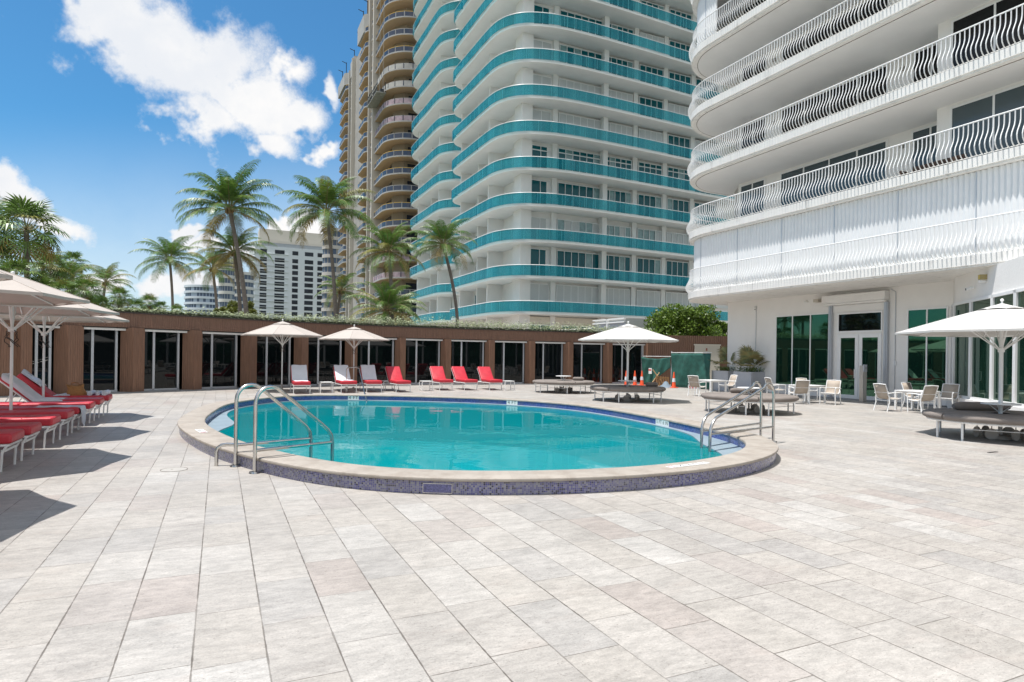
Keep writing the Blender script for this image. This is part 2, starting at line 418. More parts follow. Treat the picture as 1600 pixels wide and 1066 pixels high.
vein = N.math('MULTIPLY', N.smooth(N.noise(shift, 3.2, 9, .78), .34, .66, .84, 1.06), N.smooth(N.noise(shift, 11, 7, .8), .32, .62, .83, 1.08))
blot = N.smooth(N.noise(oc, .7, 6, .65), .3, .7, .88, 1.05)
grain = N.smooth(N.noise(oc, 75, 5, .75), .3, .7, .84, 1.10)
k = N.math('MULTIPLY', N.math('MULTIPLY', vein, blot), grain)
vm = N.new('ShaderNodeVectorMath', operation='SCALE'); N.put(vm.inputs[0], tile); N.put(vm.inputs[3], k)
pit = N.math('MULTIPLY', N.smooth(N.noise(shift, 15, 6, .8), .61, .70), N.smooth(N.noise(oc, 2.3, 3), .42, .62))
speck = N.math('MULTIPLY', N.smooth(N.noise(shift, 38, 4, .7), .62, .67), N.smooth(N.noise(oc, 3.1, 3), .30, .55))
c1 = N.mix(N.math('MULTIPLY', N.math('MAXIMUM', pit, speck), .85), vm.outputs[0], (.10, .085, .07))
stain = N.smooth(N.noise(oc, .9, 9, .72), .60, .72, 0., .22); c1 = N.mix(stain, c1, (.25, .22, .19))
pink = N.math('MULTIPLY', N.smooth(N.noise(shift, 1.3, 5, .6), .56, .74), .16)
c1 = N.mix(pink, c1, (.44, .35, .30))
c2 = N.mix(N.math('MULTIPLY', joint, .9), c1, (.085, .07, .055))
N.link(c2, b.inputs['Base Color']); b.inputs['Roughness'].default_value = .52; b.inputs['Specular IOR Level'].default_value = .6
bp = N.new('ShaderNodeBump'); bp.inputs['Strength'].default_value = .5; bp.inputs['Distance'].default_value = .006
N.link(N.math('SUBTRACT', N.math('MULTIPLY', N.noise(shift, 25, 5, .7), .35), N.math('ADD', joint, N.math('MULTIPLY', pit, .8))), bp.inputs['Height']); N.link(bp.outputs[0], b.inputs['Normal'])

# mosaic materials
def mosaic(name, stops, size, grout):
    m = bpy.data.materials.new(name); m.use_nodes = True; N = NT(m.node_tree); b = N.n['Principled BSDF']
    uvn = N.new('ShaderNodeUVMap').outputs[0]; U, V, _ = N.xyz(uvn)
    a = N.math('DIVIDE', U, size); c = N.math('DIVIDE', V, size)
    ia, ic = N.math('FLOOR', a), N.math('FLOOR', c); fa, fc = N.math('FRACT', a), N.math('FRACT', c)
    ed = N.math('MINIMUM', N.math('MINIMUM', fa, N.math('SUBTRACT', 1., fa)), N.math('MINIMUM', fc, N.math('SUBTRACT', 1., fc)))
    col = N.ramp(N.wnoise(N.comb(ia, ic, 0.)), stops, 'CONSTANT')
    col = N.mix(N.smooth(N.noise(N.comb(U, V, 0.), 1.6, 3), .4, .6, 0., .35), col, (.20, .19, .19))
    col = N.mix(N.smooth(ed, .05, .12, 1., 0.), col, grout)
    N.link(col, b.inputs['Base Color']); b.inputs['Roughness'].default_value = .18
    g = N.smooth(N.wnoise(N.comb(ia, ic, 5.)), 0., 1., .1, .4); N.link(g, b.inputs['Roughness'])
    return m
M_mos = mosaic('violet_mosaic', [(0, (.10, .10, .27)), (.25, (.19, .19, .34)), (.42, (.05, .05, .24)), (.58, (.25, .25, .31)), (.74, (.14, .14, .30)), (.86, (.005, .005, .05))], .0215, (.27, .26, .27))
M_mosb = mosaic('blue_mosaic', [(0, (.02, .055, .27)), (.3, (.06, .12, .40)), (.5, (.015, .03, .17)), (.7, (.09, .13, .38)), (.88, (.03, .06, .30))], .0215, (.12, .15, .32))
def blocks(name, col, step, wcol):
    m = bpy.data.materials.new(name); m.use_nodes = True; N = NT(m.node_tree); b = N.n['Principled BSDF']
    U, V, _ = N.xyz(N.new('ShaderNodeUVMap').outputs[0]); oc = N.new('ShaderNodeTexCoord').outputs['Object']
    a = N.math('DIVIDE', U, step); i = N.math('FLOOR', a); fr = N.math('FRACT', a)
    d = N.math('MULTIPLY', N.math('MINIMUM', fr, N.math('SUBTRACT', 1., fr)), step)
    c = N.mix(N.wnoise(i, '1D'), col, tuple(q * .86 for q in col))
    c = N.mix(N.smooth(N.noise(oc, 4, 8, .75), .38, .68, 0., .75), c, wcol)
    c = N.mix(N.smooth(N.noise(oc, 45, 4, .7), .55, .75, 0., .3), c, tuple(q * .6 for q in col))
    c = N.mix(N.smooth(d, .0012, .004, .45, 0.), c, (.25, .21, .17))
    N.link(c, b.inputs['Base Color']); b.inputs['Roughness'].default_value = .7
    bp = N.new('ShaderNodeBump'); bp.inputs['Strength'].default_value = .35; bp.inputs['Distance'].default_value = .01
    N.link(N.noise(oc, 40, 5, .7), bp.inputs['Height']); N.link(bp.outputs[0], b.inputs['Normal']); return m
M_cop = blocks('coping_stone', (.385, .345, .30), .30, (.25, .21, .175))

pool = thing('swimming_pool', 'raised oval pool with stone coping, violet mosaic riser and teal water', 'swimming pool', (PC[0], PC[1], 0))
poff = Vector((PC[0], PC[1], 0))
def unparent_shift(o):
    for v_ in o.data.vertices: v_.co -= poff
# coping with rounded nose both sides
prof = [(0.0, .155), (0.0, .18), (.008, .194), (.022, .200), (CW - .022, .200), (CW - .004, .192), (CW + .002, .177), (CW - .002, .160), (CW - .014, .152), (CW - .04, .152)]
o = ring_mesh('coping', [(loop(d), z_) for d, z_ in prof][::-1], M_cop, pool, smooth=True); unparent_shift(o)
o = ring_mesh('mosaic_riser', [(loop(CW - .035), -.05), (loop(CW - .035), .153)][::-1], M_mos, pool); unparent_shift(o)
o = ring_mesh('waterline_mosaic', [(loop(.012), .157), (loop(.012), .028)], M_mosb, pool); unparent_shift(o)
# a pale ledge, broad at both ends of the oval, hardly anything along its sides
M_ledge = mat('pale_pool_plaster', (.24, .31, .36), .5, var=.15, scale=2)
M_basin = mat('teal_pool_plaster', (.16, .52, .55), .6, var=.10, scale=.8)
def bump(a, c, wd): 
    d = (a - c + PI) % (2 * PI) - PI; return math.exp(-(d / wd) ** 2)
er = G(1160, 692, .1); el = G(322, 655, .1)
ar = math.atan2(er[1] - PC[1], er[0] - PC[0]); al = math.atan2(el[1] - PC[1], el[0] - PC[0])
wl = []
for p in inner:
    a = math.atan2(p[1] - PC[1], p[0] - PC[0]); d = math.hypot(p[0] - PC[0], p[1] - PC[1])
    k = (d - .07 - .52 * bump(a, ar, .22) - .50 * bump(a, al, .33)) / d
    wl.append((PC[0] + (p[0] - PC[0]) * k, PC[1] + (p[1] - PC[1]) * k))
o = ring_mesh('pool_ledge', [(loop(.012), .028), (loop(-.004), .026), (wl, .018), (wl, -.03)], M_ledge, pool, smooth=False); unparent_shift(o)
wl2 = [(PC[0] + (p[0] - PC[0]) * .985, PC[1] + (p[1] - PC[1]) * .985) for p in wl]
o = ring_mesh('pool_basin', [(wl, -.03), (wl2, -1.3), ([(PC[0] + (p[0] - PC[0]) * .9, PC[1] + (p[1] - PC[1]) * .9) for p in wl], -1.55)], M_basin, pool, cap=2); unparent_shift(o)
# water
wm = bpy.data.materials.new('pool_water'); wm.use_nodes = True; N = NT(wm.node_tree); N.n.remove(N.n['Principled BSDF'])
oc = N.new('ShaderNodeTexCoord').outputs['Object']
bp = N.new('ShaderNodeBump'); bp.inputs['Strength'].default_value = .16; bp.inputs['Distance'].default_value = .05
h1 = N.noise(oc, 2.2, 2, .5); h2 = N.noise(oc, 9, 2, .5)
pat = N.smooth(N.noise(oc, .35, 2), .45, .62, .12, 1.)
N.link(N.math('MULTIPLY', N.math('ADD', h1, N.math('MULTIPLY', h2, .25)), pat), bp.inputs['Height'])
tr = N.new('ShaderNodeBsdfTransparent'); tr.inputs[0].default_value = (.06, .76, .80, 1)
gl = N.new('ShaderNodeBsdfGlossy'); gl.inputs['Roughness'].default_value = .012; N.link(bp.outputs[0], gl.inputs['Normal'])
df = N.new('ShaderNodeBsdfDiffuse'); df.inputs[0].default_value = (.0, .34, .38, 1)
mx0 = N.new('ShaderNodeMixShader'); mx0.inputs[0].default_value = .5; N.link(tr.outputs[0], mx0.inputs[1]); N.link(df.outputs[0], mx0.inputs[2])
fr = N.new('ShaderNodeFresnel'); fr.inputs[0].default_value = 1.30; N.link(bp.outputs[0], fr.inputs[1])
mx = N.new('ShaderNodeMixShader'); N.link(N.math('MULTIPLY', fr.outputs[0], .85), mx.inputs[0]); N.link(mx0.outputs[0], mx.inputs[1]); N.link(gl.outputs[0], mx.inputs[2])
N.link(mx.outputs[0], N.n['Material Output'].inputs[0])
mb = MB(); mb.v = [(p[0], p[1], 0.) for p in wl]; mb.f = [list(range(NP))]; mb.m = [0]
tag(mb.build('water', wm), kind='structure')

# depth markers
M_tilew = mat('marker_tile', (.80, .80, .78), .3)
M_ink = mat('marker_ink', (.02, .02, .025), .5)
M_inkr = mat('marker_red', (.62, .25, .32), .5)
def idx_near(pt): return min(range(NP), key=lambda i: math.dist(inner[i], pt))
def marker(pt, body, wdt, hgt, size, flat, name='depth_marker', d=None, flip=False, nodive=False):
    i = idx_near(pt); p = inner[i]; q = inner[(i + 1) % NP]; r_ = inner[i - 1]
    t = Vector((q[0] - r_[0], q[1] - r_[1], 0)).normalized(); n = Vector((t.y, -t.x, 0))      # n outward
    if flat:
        c = Vector((p[0], p[1], .2035)) + n * (d if d is not None else .14); ex, ey, ez = (-t, -n, Vector((0, 0, 1))) if not flip else (t, n, Vector((0, 0, 1)))
    else:
        c = Vector((p[0], p[1], .095)) - n * -.006; ex, ey, ez = -t, Vector((0, 0, 1)), -n
        c = c - n * .001
    Mx = Matrix((ex, ey, ez)).transposed().to_4x4(); Mx.translation = c
    mb = MB(off=poff)
    nt = 1 if not flat else max(1, round(wdt / .115)); tw = wdt / nt
    for a in range(nt): mb.box((-wdt / 2 + tw * (a + .5), 0, 0), (tw * .97, hgt, .006), 0., 0, Mx)
    vs, fs = text_geo(body, size, 1.15)
    mb.add([tuple(Mx @ Vector((v_[0], v_[1], .0042))) for v_ in vs], fs, 1)
    if nodive:
        k = [(math.cos(2 * PI * a / 20), math.sin(2 * PI * a / 20)) for a in range(21)]
        mb.tube([tuple(Mx @ Vector((wdt / 2 + .07 + .042 * a, .042 * c_, .004))) for a, c_ in k], .0025, 4, 2)
        mb.tube([tuple(Mx @ Vector((wdt / 2 + .07 + .03 * e, -.03 * e, .004))) for e in (-1, 1)], .0025, 4, 2)
        mb.box((wdt / 2 + .07, 0, 0), (.11, hgt, .005), 0., 0, Mx)
    return mb.build(name, [M_tilew, M_ink, M_inkr], pool)
marker(G(1033, 654, .2), '5 FT 6 IN', .62, .16, .115, False)['label'] = 'white tile reading 5 FT 6 IN on the inner mosaic'
marker(G(799, 624, .2), '4 FT', .42, .16, .15, False)['label'] = 'white tile reading 4 FT on the far inner mosaic'
marker(G(550, 617, .2), '4 FT', .38, .16, .15, False)['label'] = 'white tile reading 4 FT below the handrail'
marker(G(335, 672, .2), '4 FT', .40, .13, .11, True, flip=True, d=.26, nodive=True)
marker(G(1050, 722, .2), '5 FT 6 IN', .62, .11, .11, True, flip=False, d=.24, nodive=True)
# access panel in the riser and wall fittings in the waterline
i = idx_near(G(690, 735, .2)); a, b_ = loop(CW - .031)[i], loop(CW - .031)[(i + 1) % NP]
mb = MB(off=poff); an = math.atan2(b_[1] - a[1], b_[0] - a[0])
M_mpan = mat('panel_tiles', (.16, .16, .34), .3, var=.6, scale=60)
mb.box((a[0], a[1], .07), (.33, .008, .10), an, 0)
for e in (-1, 1): mb.box((a[0] + .168 * e * math.cos(an), a[1] + .168 * e * math.sin(an), .07), (.006, .012, .106), an, 1)
for e in (-1, 1): mb.box((a[0], a[1], .07 + .053 * e), (.33, .012, .006), an, 1)
mb.build('access_panel', [M_mpan, M_steel], pool)

# deck sheet with the pool opening, then the ground
mb = MB(); lo = loop(CW - .06); n = NP; RD = 60.
circ = []
for p in inner:
    a = math.atan2(p[1] - PC[1], p[0] - PC[0]); circ.append((PC[0] + RD * math.cos(a), PC[1] + RD * math.sin(a)))
mb.v = [(*ST(*p), 0.) for p in lo] + [(*ST(*p), 0.) for p in circ]
mb.f = [[i, n + i, n + (i + 1) % n, (i + 1) % n] for i in range(n)]; mb.m = [0] * n
deck = mb.build('pool_deck', pv); deck.rotation_euler = (0, 0, GA); tag(deck, kind='structure')
mb = MB(); far = [(PC[0] + (p[0] - PC[0]) * 60, PC[1] + (p[1] - PC[1]) * 60) for p in circ]
mb.v = [(p[0], p[1], -.02) for p in circ] + [(p[0], p[1], -.02) for p in far]
mb.f = [[i, n + i, n + (i + 1) % n, (i + 1) % n] for i in range(n)]; mb.m = [0] * n
gr = mb.build('ground', mat('ground_mix', (.16, .17, .12), .9, var=.5, scale=.05)); tag(gr, kind='structure')
# round drain cover in the deck
g0 = G(272, 734)
mb = MB(); mb.lathe([(0, .004), (.155, .004), (.158, .0025), (.158, .0)], (g0[0], g0[1], 0), 32, 0); mb.lathe([(.160, .0), (.160, .0045), (.168, .0045), (.168, .0)], (g0[0], g0[1], 0), 32, 1)
mb.box((g0[0] - .03, g0[1], .005), (.03, .012, .003), 0, 1)
tag(mb.build('drain_cover', [mat('cover_stone', (.41, .39, .36), .6, var=.1, scale=9), mat('cover_ring', (.2, .18, .16), .6)]), 'round pale drain cover set in the paving beside the left ladder', 'drain cover')
g0 = G(1551, 707); mb = MB(); mb.box((g0[0], g0[1], .004), (.26, .05, .006), GA, 0)
tag(mb.build('deck_outlet', M_black), 'small dark slot drain in the deck in front of the right daybed', 'drain')
# ================================================================ PAVILION: the curved brown wall of cabanas
wp = [(-16, 23.0), (-12, 24.1), (-9, 25.1), (-6.6, 26.2), (-4.9, 27.0), (-2.9, 28.0), (-.94, 29.1), (1.3, 30.3), (3.6, 31.2), (6.1, 31.85), (8.6, 32.2), (11.1, 32.35), (13.5, 32.3), (15.8, 32.15), (18.1, 32.0), (20.4, 31.95), ST(6.7, 38.1), ST(8.4, 38.2)]
wps = spline([W2(*p) for p in wp], 10)
path = resample(wps, .25)                                  # front line, left to right, world
def path_hit(px, py=600):
    "where the bearing of a survey point crosses the front line"
    k = ray(px, py)[0]
    for i in range(len(path) - 1):
        a, b = path[i], path[i + 1]; fa, fb = a[0] - k * a[1], b[0] - k * b[1]
        if fa <= 0 <= fb:
            q = -fa / (fb - fa); t = Vector((b[0] - a[0], b[1] - a[1])).normalized()
            return Vector((a[0] + (b[0] - a[0]) * q, a[1] + (b[1] - a[1]) * q)), t, i + q
    return Vector(path[0]), Vector((1, 0)), 0
pav = thing('pool_pavilion', 'long curved brown ribbed pavilion with dark glass doors round the far side of the pool', 'pavilion', (*W2(8, 34), 0))
po = (*W2(8, 34), 0)
HW = 3.02
def strip(name, d0, d1, z0, z1, m, pth=None, smooth=False):
    p_ = pth or path; a = offset(p_, d0); b = offset(p_, d1)   # left of direction = away from pool
    mb = MB(off=po); n = len(p_)
    for q, z_ in ((a, z0), (a, z1), (b, z1), (b, z0)): mb.v += [(x[0], x[1], z_) for x in q]
    for i in range(n - 1):
        for k in range(4):
            mb.f.append([k * n + i + 1, k * n + i, ((k + 1) % 4) * n + i, ((k + 1) % 4) * n + i + 1]); mb.m.append(0)
    mb.f += [[0, n, 2 * n, 3 * n][::-1], [n - 1, 2 * n - 1, 3 * n - 1, 4 * n - 1]]; mb.m += [0, 0]
    return mb.build(name, m, pav)
def ribwall(name, pth, z0, z1, th, m, step=.09, dep=.014):
    "vertical timber ribs as real relief"
    p_ = resample(pth, step / 2); o_ = offset(p_, 0.)
    nn = offset(p_, 1.); mb = MB(off=po); fr_ = []
    for i, p in enumerate(p_):
        n_ = Vector((nn[i][0] - p[0], nn[i][1] - p[1])).normalized(); dd = -dep if i % 2 else 0.
        fr_.append((p[0] + n_.x * dd, p[1] + n_.y * dd))
    bk = offset(p_, th); mb.prism(fr_ + bk[::-1], z0, z1, 0); return mb.build(name, m, pav)
ribwall('fascia', path, 2.48, HW, .35, M_wood)
strip('roof_edge', -.045, .40, HW, HW + .05, mat('dark_coping', (.05, .035, .03), .6))
strip('roof_slab', .35, 5.5, 2.75, HW - .02, mat('roof_dark', (.10, .09, .08), .9))
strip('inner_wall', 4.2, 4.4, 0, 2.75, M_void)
strip('threshold', -.32, .55, .0, .035, mat('grey_step', (.30, .30, .30), .8, var=.15, scale=3))
strip('head_frame', .10, .16, 2.36, 2.48, M_wmetal)
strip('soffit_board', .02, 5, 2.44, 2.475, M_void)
pil = [(-60, -36), (-10, 22), (26, 44), (89, 130), (193, 226), (289, 317), (378.6, 402.6), (461, 482.7), (540, 559), (618, 634), (689.5, 705), (757.7, 773.6), (820.7, 837), (881, 897), (943, 958), (1010, 1016)]
hits = []
for a, b in pil:
    h, t, i = path_hit((a + b) / 2); wd = (b - a) / 985 * h.y * .80
    if a < 0: wd = .8
    n_ = Vector((-t.y, t.x)); tw = math.atan2(t.y, t.x) + R(25)
    wd = max(.40, min(.62, wd * .88)); c = h + n_ * (wd * .30)
    mb = MB(off=po); k = int(round(wd / .045)) ; hw = wd / 2; poly = []
    for sd in range(4):
        for j in range(k):
            e = -hw + wd * j / k; dd = .010 if j % 2 else 0; poly.append([(e, -hw + dd), (hw - dd, e), (-e, hw - dd), (-hw + dd, -e)][sd])
    cr, sr = math.cos(tw), math.sin(tw)
    mb.prism([(c.x + x * cr - y * sr, c.y + x * sr + y * cr) for x, y in poly], .0, 2.475, 0); mb.build('pillar', mat('pillar_wood_lit', (.25, .135, .085), .6, var=.35, scale=6, stretch=(9, 9, .35), bump=.3, bscale=9), pav)  # fascia wood in a lighter copy: light on the pier faces put into the colour
    hits.append((h, t, i, wd))
for k in range(len(hits) - 1):
    (h0, t0, i0, w0), (h1, t1, i1, w1) = hits[k], hits[k + 1]
    n_ = Vector((-(h1 - h0).y, (h1 - h0).x)).normalized(); t = (h1 - h0).normalized()
    a = h0 + t * (w0 * .5) + n_ * .36; b = h1 - t * (w1 * .35 + (.26 if k < 8 else .12)) + n_ * .36; L = (b - a).length; rz = math.atan2(t.y, t.x)
    def P(e, dd=0.): q = a + t * e + n_ * dd; return (q.x, q.y)
    door = MB(off=po)
    for e, wd in ((.03, .05), (L * .36, .085), (L - .05, .075)): door.box((*P(e), 1.21), (wd, .09, 2.33), rz)
    door.box((*P(L / 2), 2.41), (L, .10, .07), rz); door.box((*P(L / 2), .07), (L, .09, .07), rz)
    dob = door.build('door_frame', M_alu, pav)
    gm = MB(off=po)
    gm.box((*P(L * .19), 1.22), (L * .34 - .08, .012, 2.28), rz); gm.box((*P(L * .68, .03), 1.22), (L * .62 - .1, .012, 2.28), rz)
    g_ = gm.build('pane', M_darkwin, dob)
    sb = MB(off=po); sb.box((*P(L * .56, -.09), 2.40), (.13, .09, .075), rz); sb.build('door_sensor', M_black, dob)
# plain ribbed run right of the cabanas
tail = [(8.42, 38.2), (11, 38.35), (16.5, 38.75)]
ribwall('ribbed_wall', tail, 0, HW - .03, .25, M_wood, .12, .02)
rz = R(3.2); q = Vector((11.85, 38.28))
mb = MB(off=po); mb.box((q.x, q.y, 1.2), (1.55, .06, 2.4), rz, 0); mb.box((q.x, q.y - .02, 2.44), (1.65, .08, .08), rz, 0)
mb.build('service_door', mat('cream_door', (.60, .57, .49), .6), pav)
mb = MB(off=po); mb.box((q.x - .05, q.y - .045, 2.16), (.09, .03, .16), rz + .2, 0); mb.build('wall_mark', mat('brown_mark', (.32, .13, .09), .7), pav)

# hedge on the roof edge
hp = [p for p in path]; hrand = random.Random(3)
mb = MB(); i0 = int(path_hit(178)[2]); hn = offset(hp, .35)
seg = hn[i0:]
dense = resample(seg, .02)
for k, p in enumerate(dense):
    f_ = k / len(dense); hh = .15 + .27 * min(1, f_ * 2.2); 
    if f_ > .86: hh *= 1 - .3 * (f_ - .86) / .14
    for _ in range(8):
        a = hrand.uniform(0, 2 * PI); zz = HW + .03 + abs(hrand.gauss(0, .42)) * hh + hrand.random() * hh * .5; dd = hrand.uniform(-.42, .30)
        x, y = p[0] + math.cos(1.2) * dd + hrand.gauss(0, .03), p[1] + dd * .8
        s_ = hrand.uniform(.035, .07); e = hrand.uniform(-1, 1); c, s2 = math.cos(a), math.sin(a)
        mb.add([(x, y, zz), (x + c * s_ - s2 * s_ * .35, y + s2 * s_ + c * s_ * .35, zz + e * s_), (x + c * 2 * s_, y + s2 * 2 * s_, zz + e * s_ * .6 + .01), (x + c * s_ + s2 * s_ * .35, y + s2 * s_ - c * s_ * .35, zz + e * s_ * .3)], [(0, 1, 2, 3)])
# woody core
core = resample(seg, .5)
mb2 = MB(); mb2.tube([(p[0], p[1], HW + .07) for p in core], .09, 6)
hd = thing('hedge', 'low silver-green hedge trailing along the roof edge of the brown pavilion', 'hedge', (*W2(8, 32.6), HW))
mb.off = mb2.off = Vector((*W2(8, 32.6), HW)); mb.build('foliage', M_hedge, hd); mb2.build('branches', mat('hedge_core', (.05, .06, .03), .9), hd)

# ================================================================ RIGHT BUILDING in grid coordinates
bx0 = 23.74; rb0 = (24., 15., 0.)
rb = thing('white_apartment_block', 'white apartment block at right with rounded balconies and wavy white railings', 'building', (*W2(24, 15), 0), GA)
def RB(): return MB(off=rb0)
# balcony outline (s,t): straight side, rounded far end, back along +s
SB = 20.75; r_ = 3.0; cxe, cye = SB + r_, 23.25
outl = [(SB, -6.0)] + [(SB, t) for t in np.linspace(-5, 23, 15)] + arc(cxe, cye, r_, 180, 90, 22)[0:] + [(28.0, 26.25), (34, 26.25)]
inn = [(34, -6.0)]
LV = [4.87 + 2.97 * k for k in range(8)]
for k, zt in enumerate(LV):
    mb = RB(); a = outl; n = len(a)
    inset = offset(a, -.12)      # right side of travel = interior
    lip = offset(a, -.32)
    mb.prism(a + [(34, -6)], zt - .30, zt, 0)
    mb.prism(offset(a, -.05) + [(33.9, -5.9)], zt - .36, zt - .30, 0)
    if k: mb.prism(lip[0:] + [(33.7, -5.8)], zt - .375, zt - .362, 1)
    mb.build('balcony_slab', [M_slab, M_soffit], rb)
# drip line grooves under the edge
for k, zt in enumerate(LV[1:]):
    mb = RB(); p = offset(outl, -.30); mb.tube([(q[0], q[1], zt - .366) for q in p], .014, 4); mb.build('drip_groove', mat('groove_dark', (.22, .19, .16), .9), rb)
# railings: S curved pickets
def railing(zt, step=.140, t_min=4.):
    mb = RB(); p = resample([q for q in outl if q[1] > t_min - 1] , step); nn = offset(p, 1.)
    p_in = offset(p, -.06)
    mb.tube([(q[0], q[1], zt + 1.10) for q in p_in], .024, 6)
    mb.tube([(q[0], q[1], zt + .05) for q in p_in], .012, 4)
    shape = [(0, 1.10), (-.005, .92), (.0, .78), (.03, .66), (.09, .54), (.155, .42), (.185, .30), (.165, .18), (.10, .09), (.02, .03)]
    for i, q in enumerate(p_in):
        n_ = Vector((nn[i][0] - p[i][0], nn[i][1] - p[i][1])).normalized()
        t_ = Vector((-n_.y, n_.x)); 
        L = []; Rr = []
        vs = []
        for d, z_ in shape:
            c = Vector(q) + n_ * (d)
            for e, g_ in ((-.0125, -.0125), (.0125, -.0125), (.0125, .0125), (-.0125, .0125)): vs.append((c.x + t_.x * e + n_.x * g_, c.y + t_.y * e + n_.y * g_, zt + z_))
        fs = [(4 * a + b, 4 * a + (b + 1) % 4, 4 * a + 4 + (b + 1) % 4, 4 * a + 4 + b) for a in range(len(shape) - 1) for b in range(4)]
        mb.add(vs, fs)
    return mb.build('balcony_railing', M_wmetal, rb)
for k in range(6): railing(LV[k])
# accordion storm shutters, ground balcony and part of the fifth
def shutters(zt, p, zh):
    mb = RB(); p = resample(p, .082); nn = offset(p, 1.); out = []
    for i, q in enumerate(p):
        n_ = Vector((nn[i][0] - q[0], nn[i][1] - q[1])).normalized(); d = .05 if i % 2 else 0.
        out.append((q[0] + n_.x * d, q[1] + n_.y * d))
    mb.prism(out + offset(p, -.05)[::-1], zt + .02, zt + zh, 0)
    for i in range(9, len(p), 30): mb.box((p[i][0] - .03, p[i][1], zt + zh / 2), (.05, .03, zh - .06), 0, 1)
    return mb.build('storm_shutter', [M_shut, M_alu], rb)
sp = offset(outl, -.30)
shutters(LV[0], [q for q in sp if q[1] > -1 ], 2.60)
shutters(LV[4], [q for q in sp if q[1] > 21.2], 2.60)
# walls
mb = RB()
mb.b2((bx0, 13.8, 0), (34, 24.8, 4.51))                       # ground floor left part
mb.b2((22.66, -6, 4.87), (34, 13.8, 30)); mb.b2((bx0, 13.8, 4.87), (34, 24.2, 30))
mb.build('facade_wall', M_white, rb)
# diagonal bay at ground level
dg = [(bx0, 13.8), (22.9, 13.25), (21.9, 12.15), (20.9, 11.0), (19.9, 9.9), (18.9, 8.8), (17.9, 7.7)]
mb = RB(); mb.prism([(bx0, 13.8)] + [(p[0] + .0, p[1]) for p in dg[1:]] + [(17.9, -6), (34, -6), (34, 13.8)], 3.62, 4.51, 0)
mb.build('bay_wall', M_white, rb)
mb = RB(); mb.wallstrip(offset(dg, .0), .0, .42, .30, 0); mb.build('bay_curb', M_white, rb)
dl = offset(dg, 0.)
for i in range(len(dg) - 1):
    a, b = Vector(dg[i]), Vector(dg[i + 1]); t = (b - a).normalized(); L = (b - a).length; rz = math.atan2(t.y, t.x); mid = (a + b) / 2
    fr_ = RB()
    for e in (0.04, L - .04): q = a + t * e; fr_.box((q.x, q.y, 2.02), (.09, .12, 3.2), rz)
    for z_ in (.46, 3.58): fr_.box((mid.x, mid.y, z_), (L, .12, .09), rz)
    if i > 0:
        q = a + t * (L * .5)
    f_ = fr_.build('bay_window', M_wmetal, rb)
    gm = RB(); gm.box((mid.x, mid.y, 2.02), (L - .1, .015, 3.1), rz); gm.build('pane', M_greenwin if i else M_darkwin, f_)
mb = RB(); mb.prism([(24.4, 13.6), (23.4, 12.5), (21.4, 10.2), (18.6, 7.0), (18.6, -5), (24.4, -5)], 0.02, 3.6, 0); mb.build('interior_core', M_void, rb)
# recessed openings in the s = bx0 wall
def opening(t0, t1, z0, z1, panes, gmat, name='window', depth=.16, S=bx0, fw=.06, fm=None, sill=False, zsplit=None):
    fm = fm or M_wmetal
    fr_ = RB(); e = S - .035
    fr_.b2((e, t0, z0), (S + .03, t0 + fw, z1)); fr_.b2((e, t1 - fw, z0), (S + .03, t1, z1))
    fr_.b2((e - .002, t0 + fw, z1 - fw), (S + .03, t1 - fw, z1)); fr_.b2((e - .002, t0 + fw, z0), (S + .03, t1 - fw, z0 + fw))
    if sill: fr_.b2((S - .10, t0 - .05, z0 - .07), (S + .03, t1 + .05, z0 - .002))
    for k in range(1, panes):
        q = t0 + (t1 - t0) * k / panes; fr_.b2((e + .003, q - fw * .45, z0 + fw), (S + .03, q + fw * .45, z1 - fw))
    if zsplit: fr_.b2((e + .001, t0 + fw, zsplit - fw / 2), (S + .03, t1 - fw, zsplit + fw / 2))
    f_ = fr_.build(name, fm, rb)
    gm = RB(); gm.b2((S - .012, t0 + fw * .5, z0 + fw * .5), (S - .004, t1 - fw * .5, z1 - fw * .5)); gm.build('pane', gmat, f_)
    return f_
opening(18.80, 21.70, .42, 3.66, 3, M_greenwin, sill=False)
opening(13.95, 15.45, .30, 3.60, 2, M_greenwin)
# door set: transom and two leaves, with roller shutter box and guide rails
opening(16.42, 18.42, 2.78, 3.60, 1, M_darkwin, name='transom_window')
for a, b in ((16.45, 17.42), (17.44, 18.40)):
    f_ = opening(a, b, .04, 2.70, 1, M_greenwin, name='glass_door', fw=.15)
hm = RB(); hm.tube([(bx0 - .04, 17.55, 1.25), (bx0 - .11, 17.55, 1.25), (bx0 - .11, 17.55, .90), (bx0 - .04, 17.55, .90)], .014, 8); hm.build('door_handle', M_wmetal, f_)
mb = RB(); mb.b2((bx0 - .30, 16.15, 4.02), (bx0 - .002, 19.0, 4.36)); mb.b2((bx0 - .24, 16.2, 3.93), (bx0 - .003, 18.95, 4.018)); mb.build('shutter_box', M_white, rb, bevel=.02)
for t in (16.22, 18.70): mb = RB(); mb.b2((bx0 - .14, t - .07, .03), (bx0 - .0025, t + .07, 3.93)); mb.b2((bx0 - .16, t - .02, .03), (bx0 - .142, t + .02, 3.93)); mb.build('shutter_guide', M_alu, rb)
mb = RB(); mb.b2((bx0 - .05, 16.30, 3.64), (bx0 - .003, 18.62, 3.92)); mb.build('rolled_curtain', M_white, rb)
mb = RB(); mb.b2((bx0 - .42, 13.9, .0), (bx0 - .002, 24.7, .035)); mb.build('door_step', mat('grey_step', (.3, .3, .3)), rb)
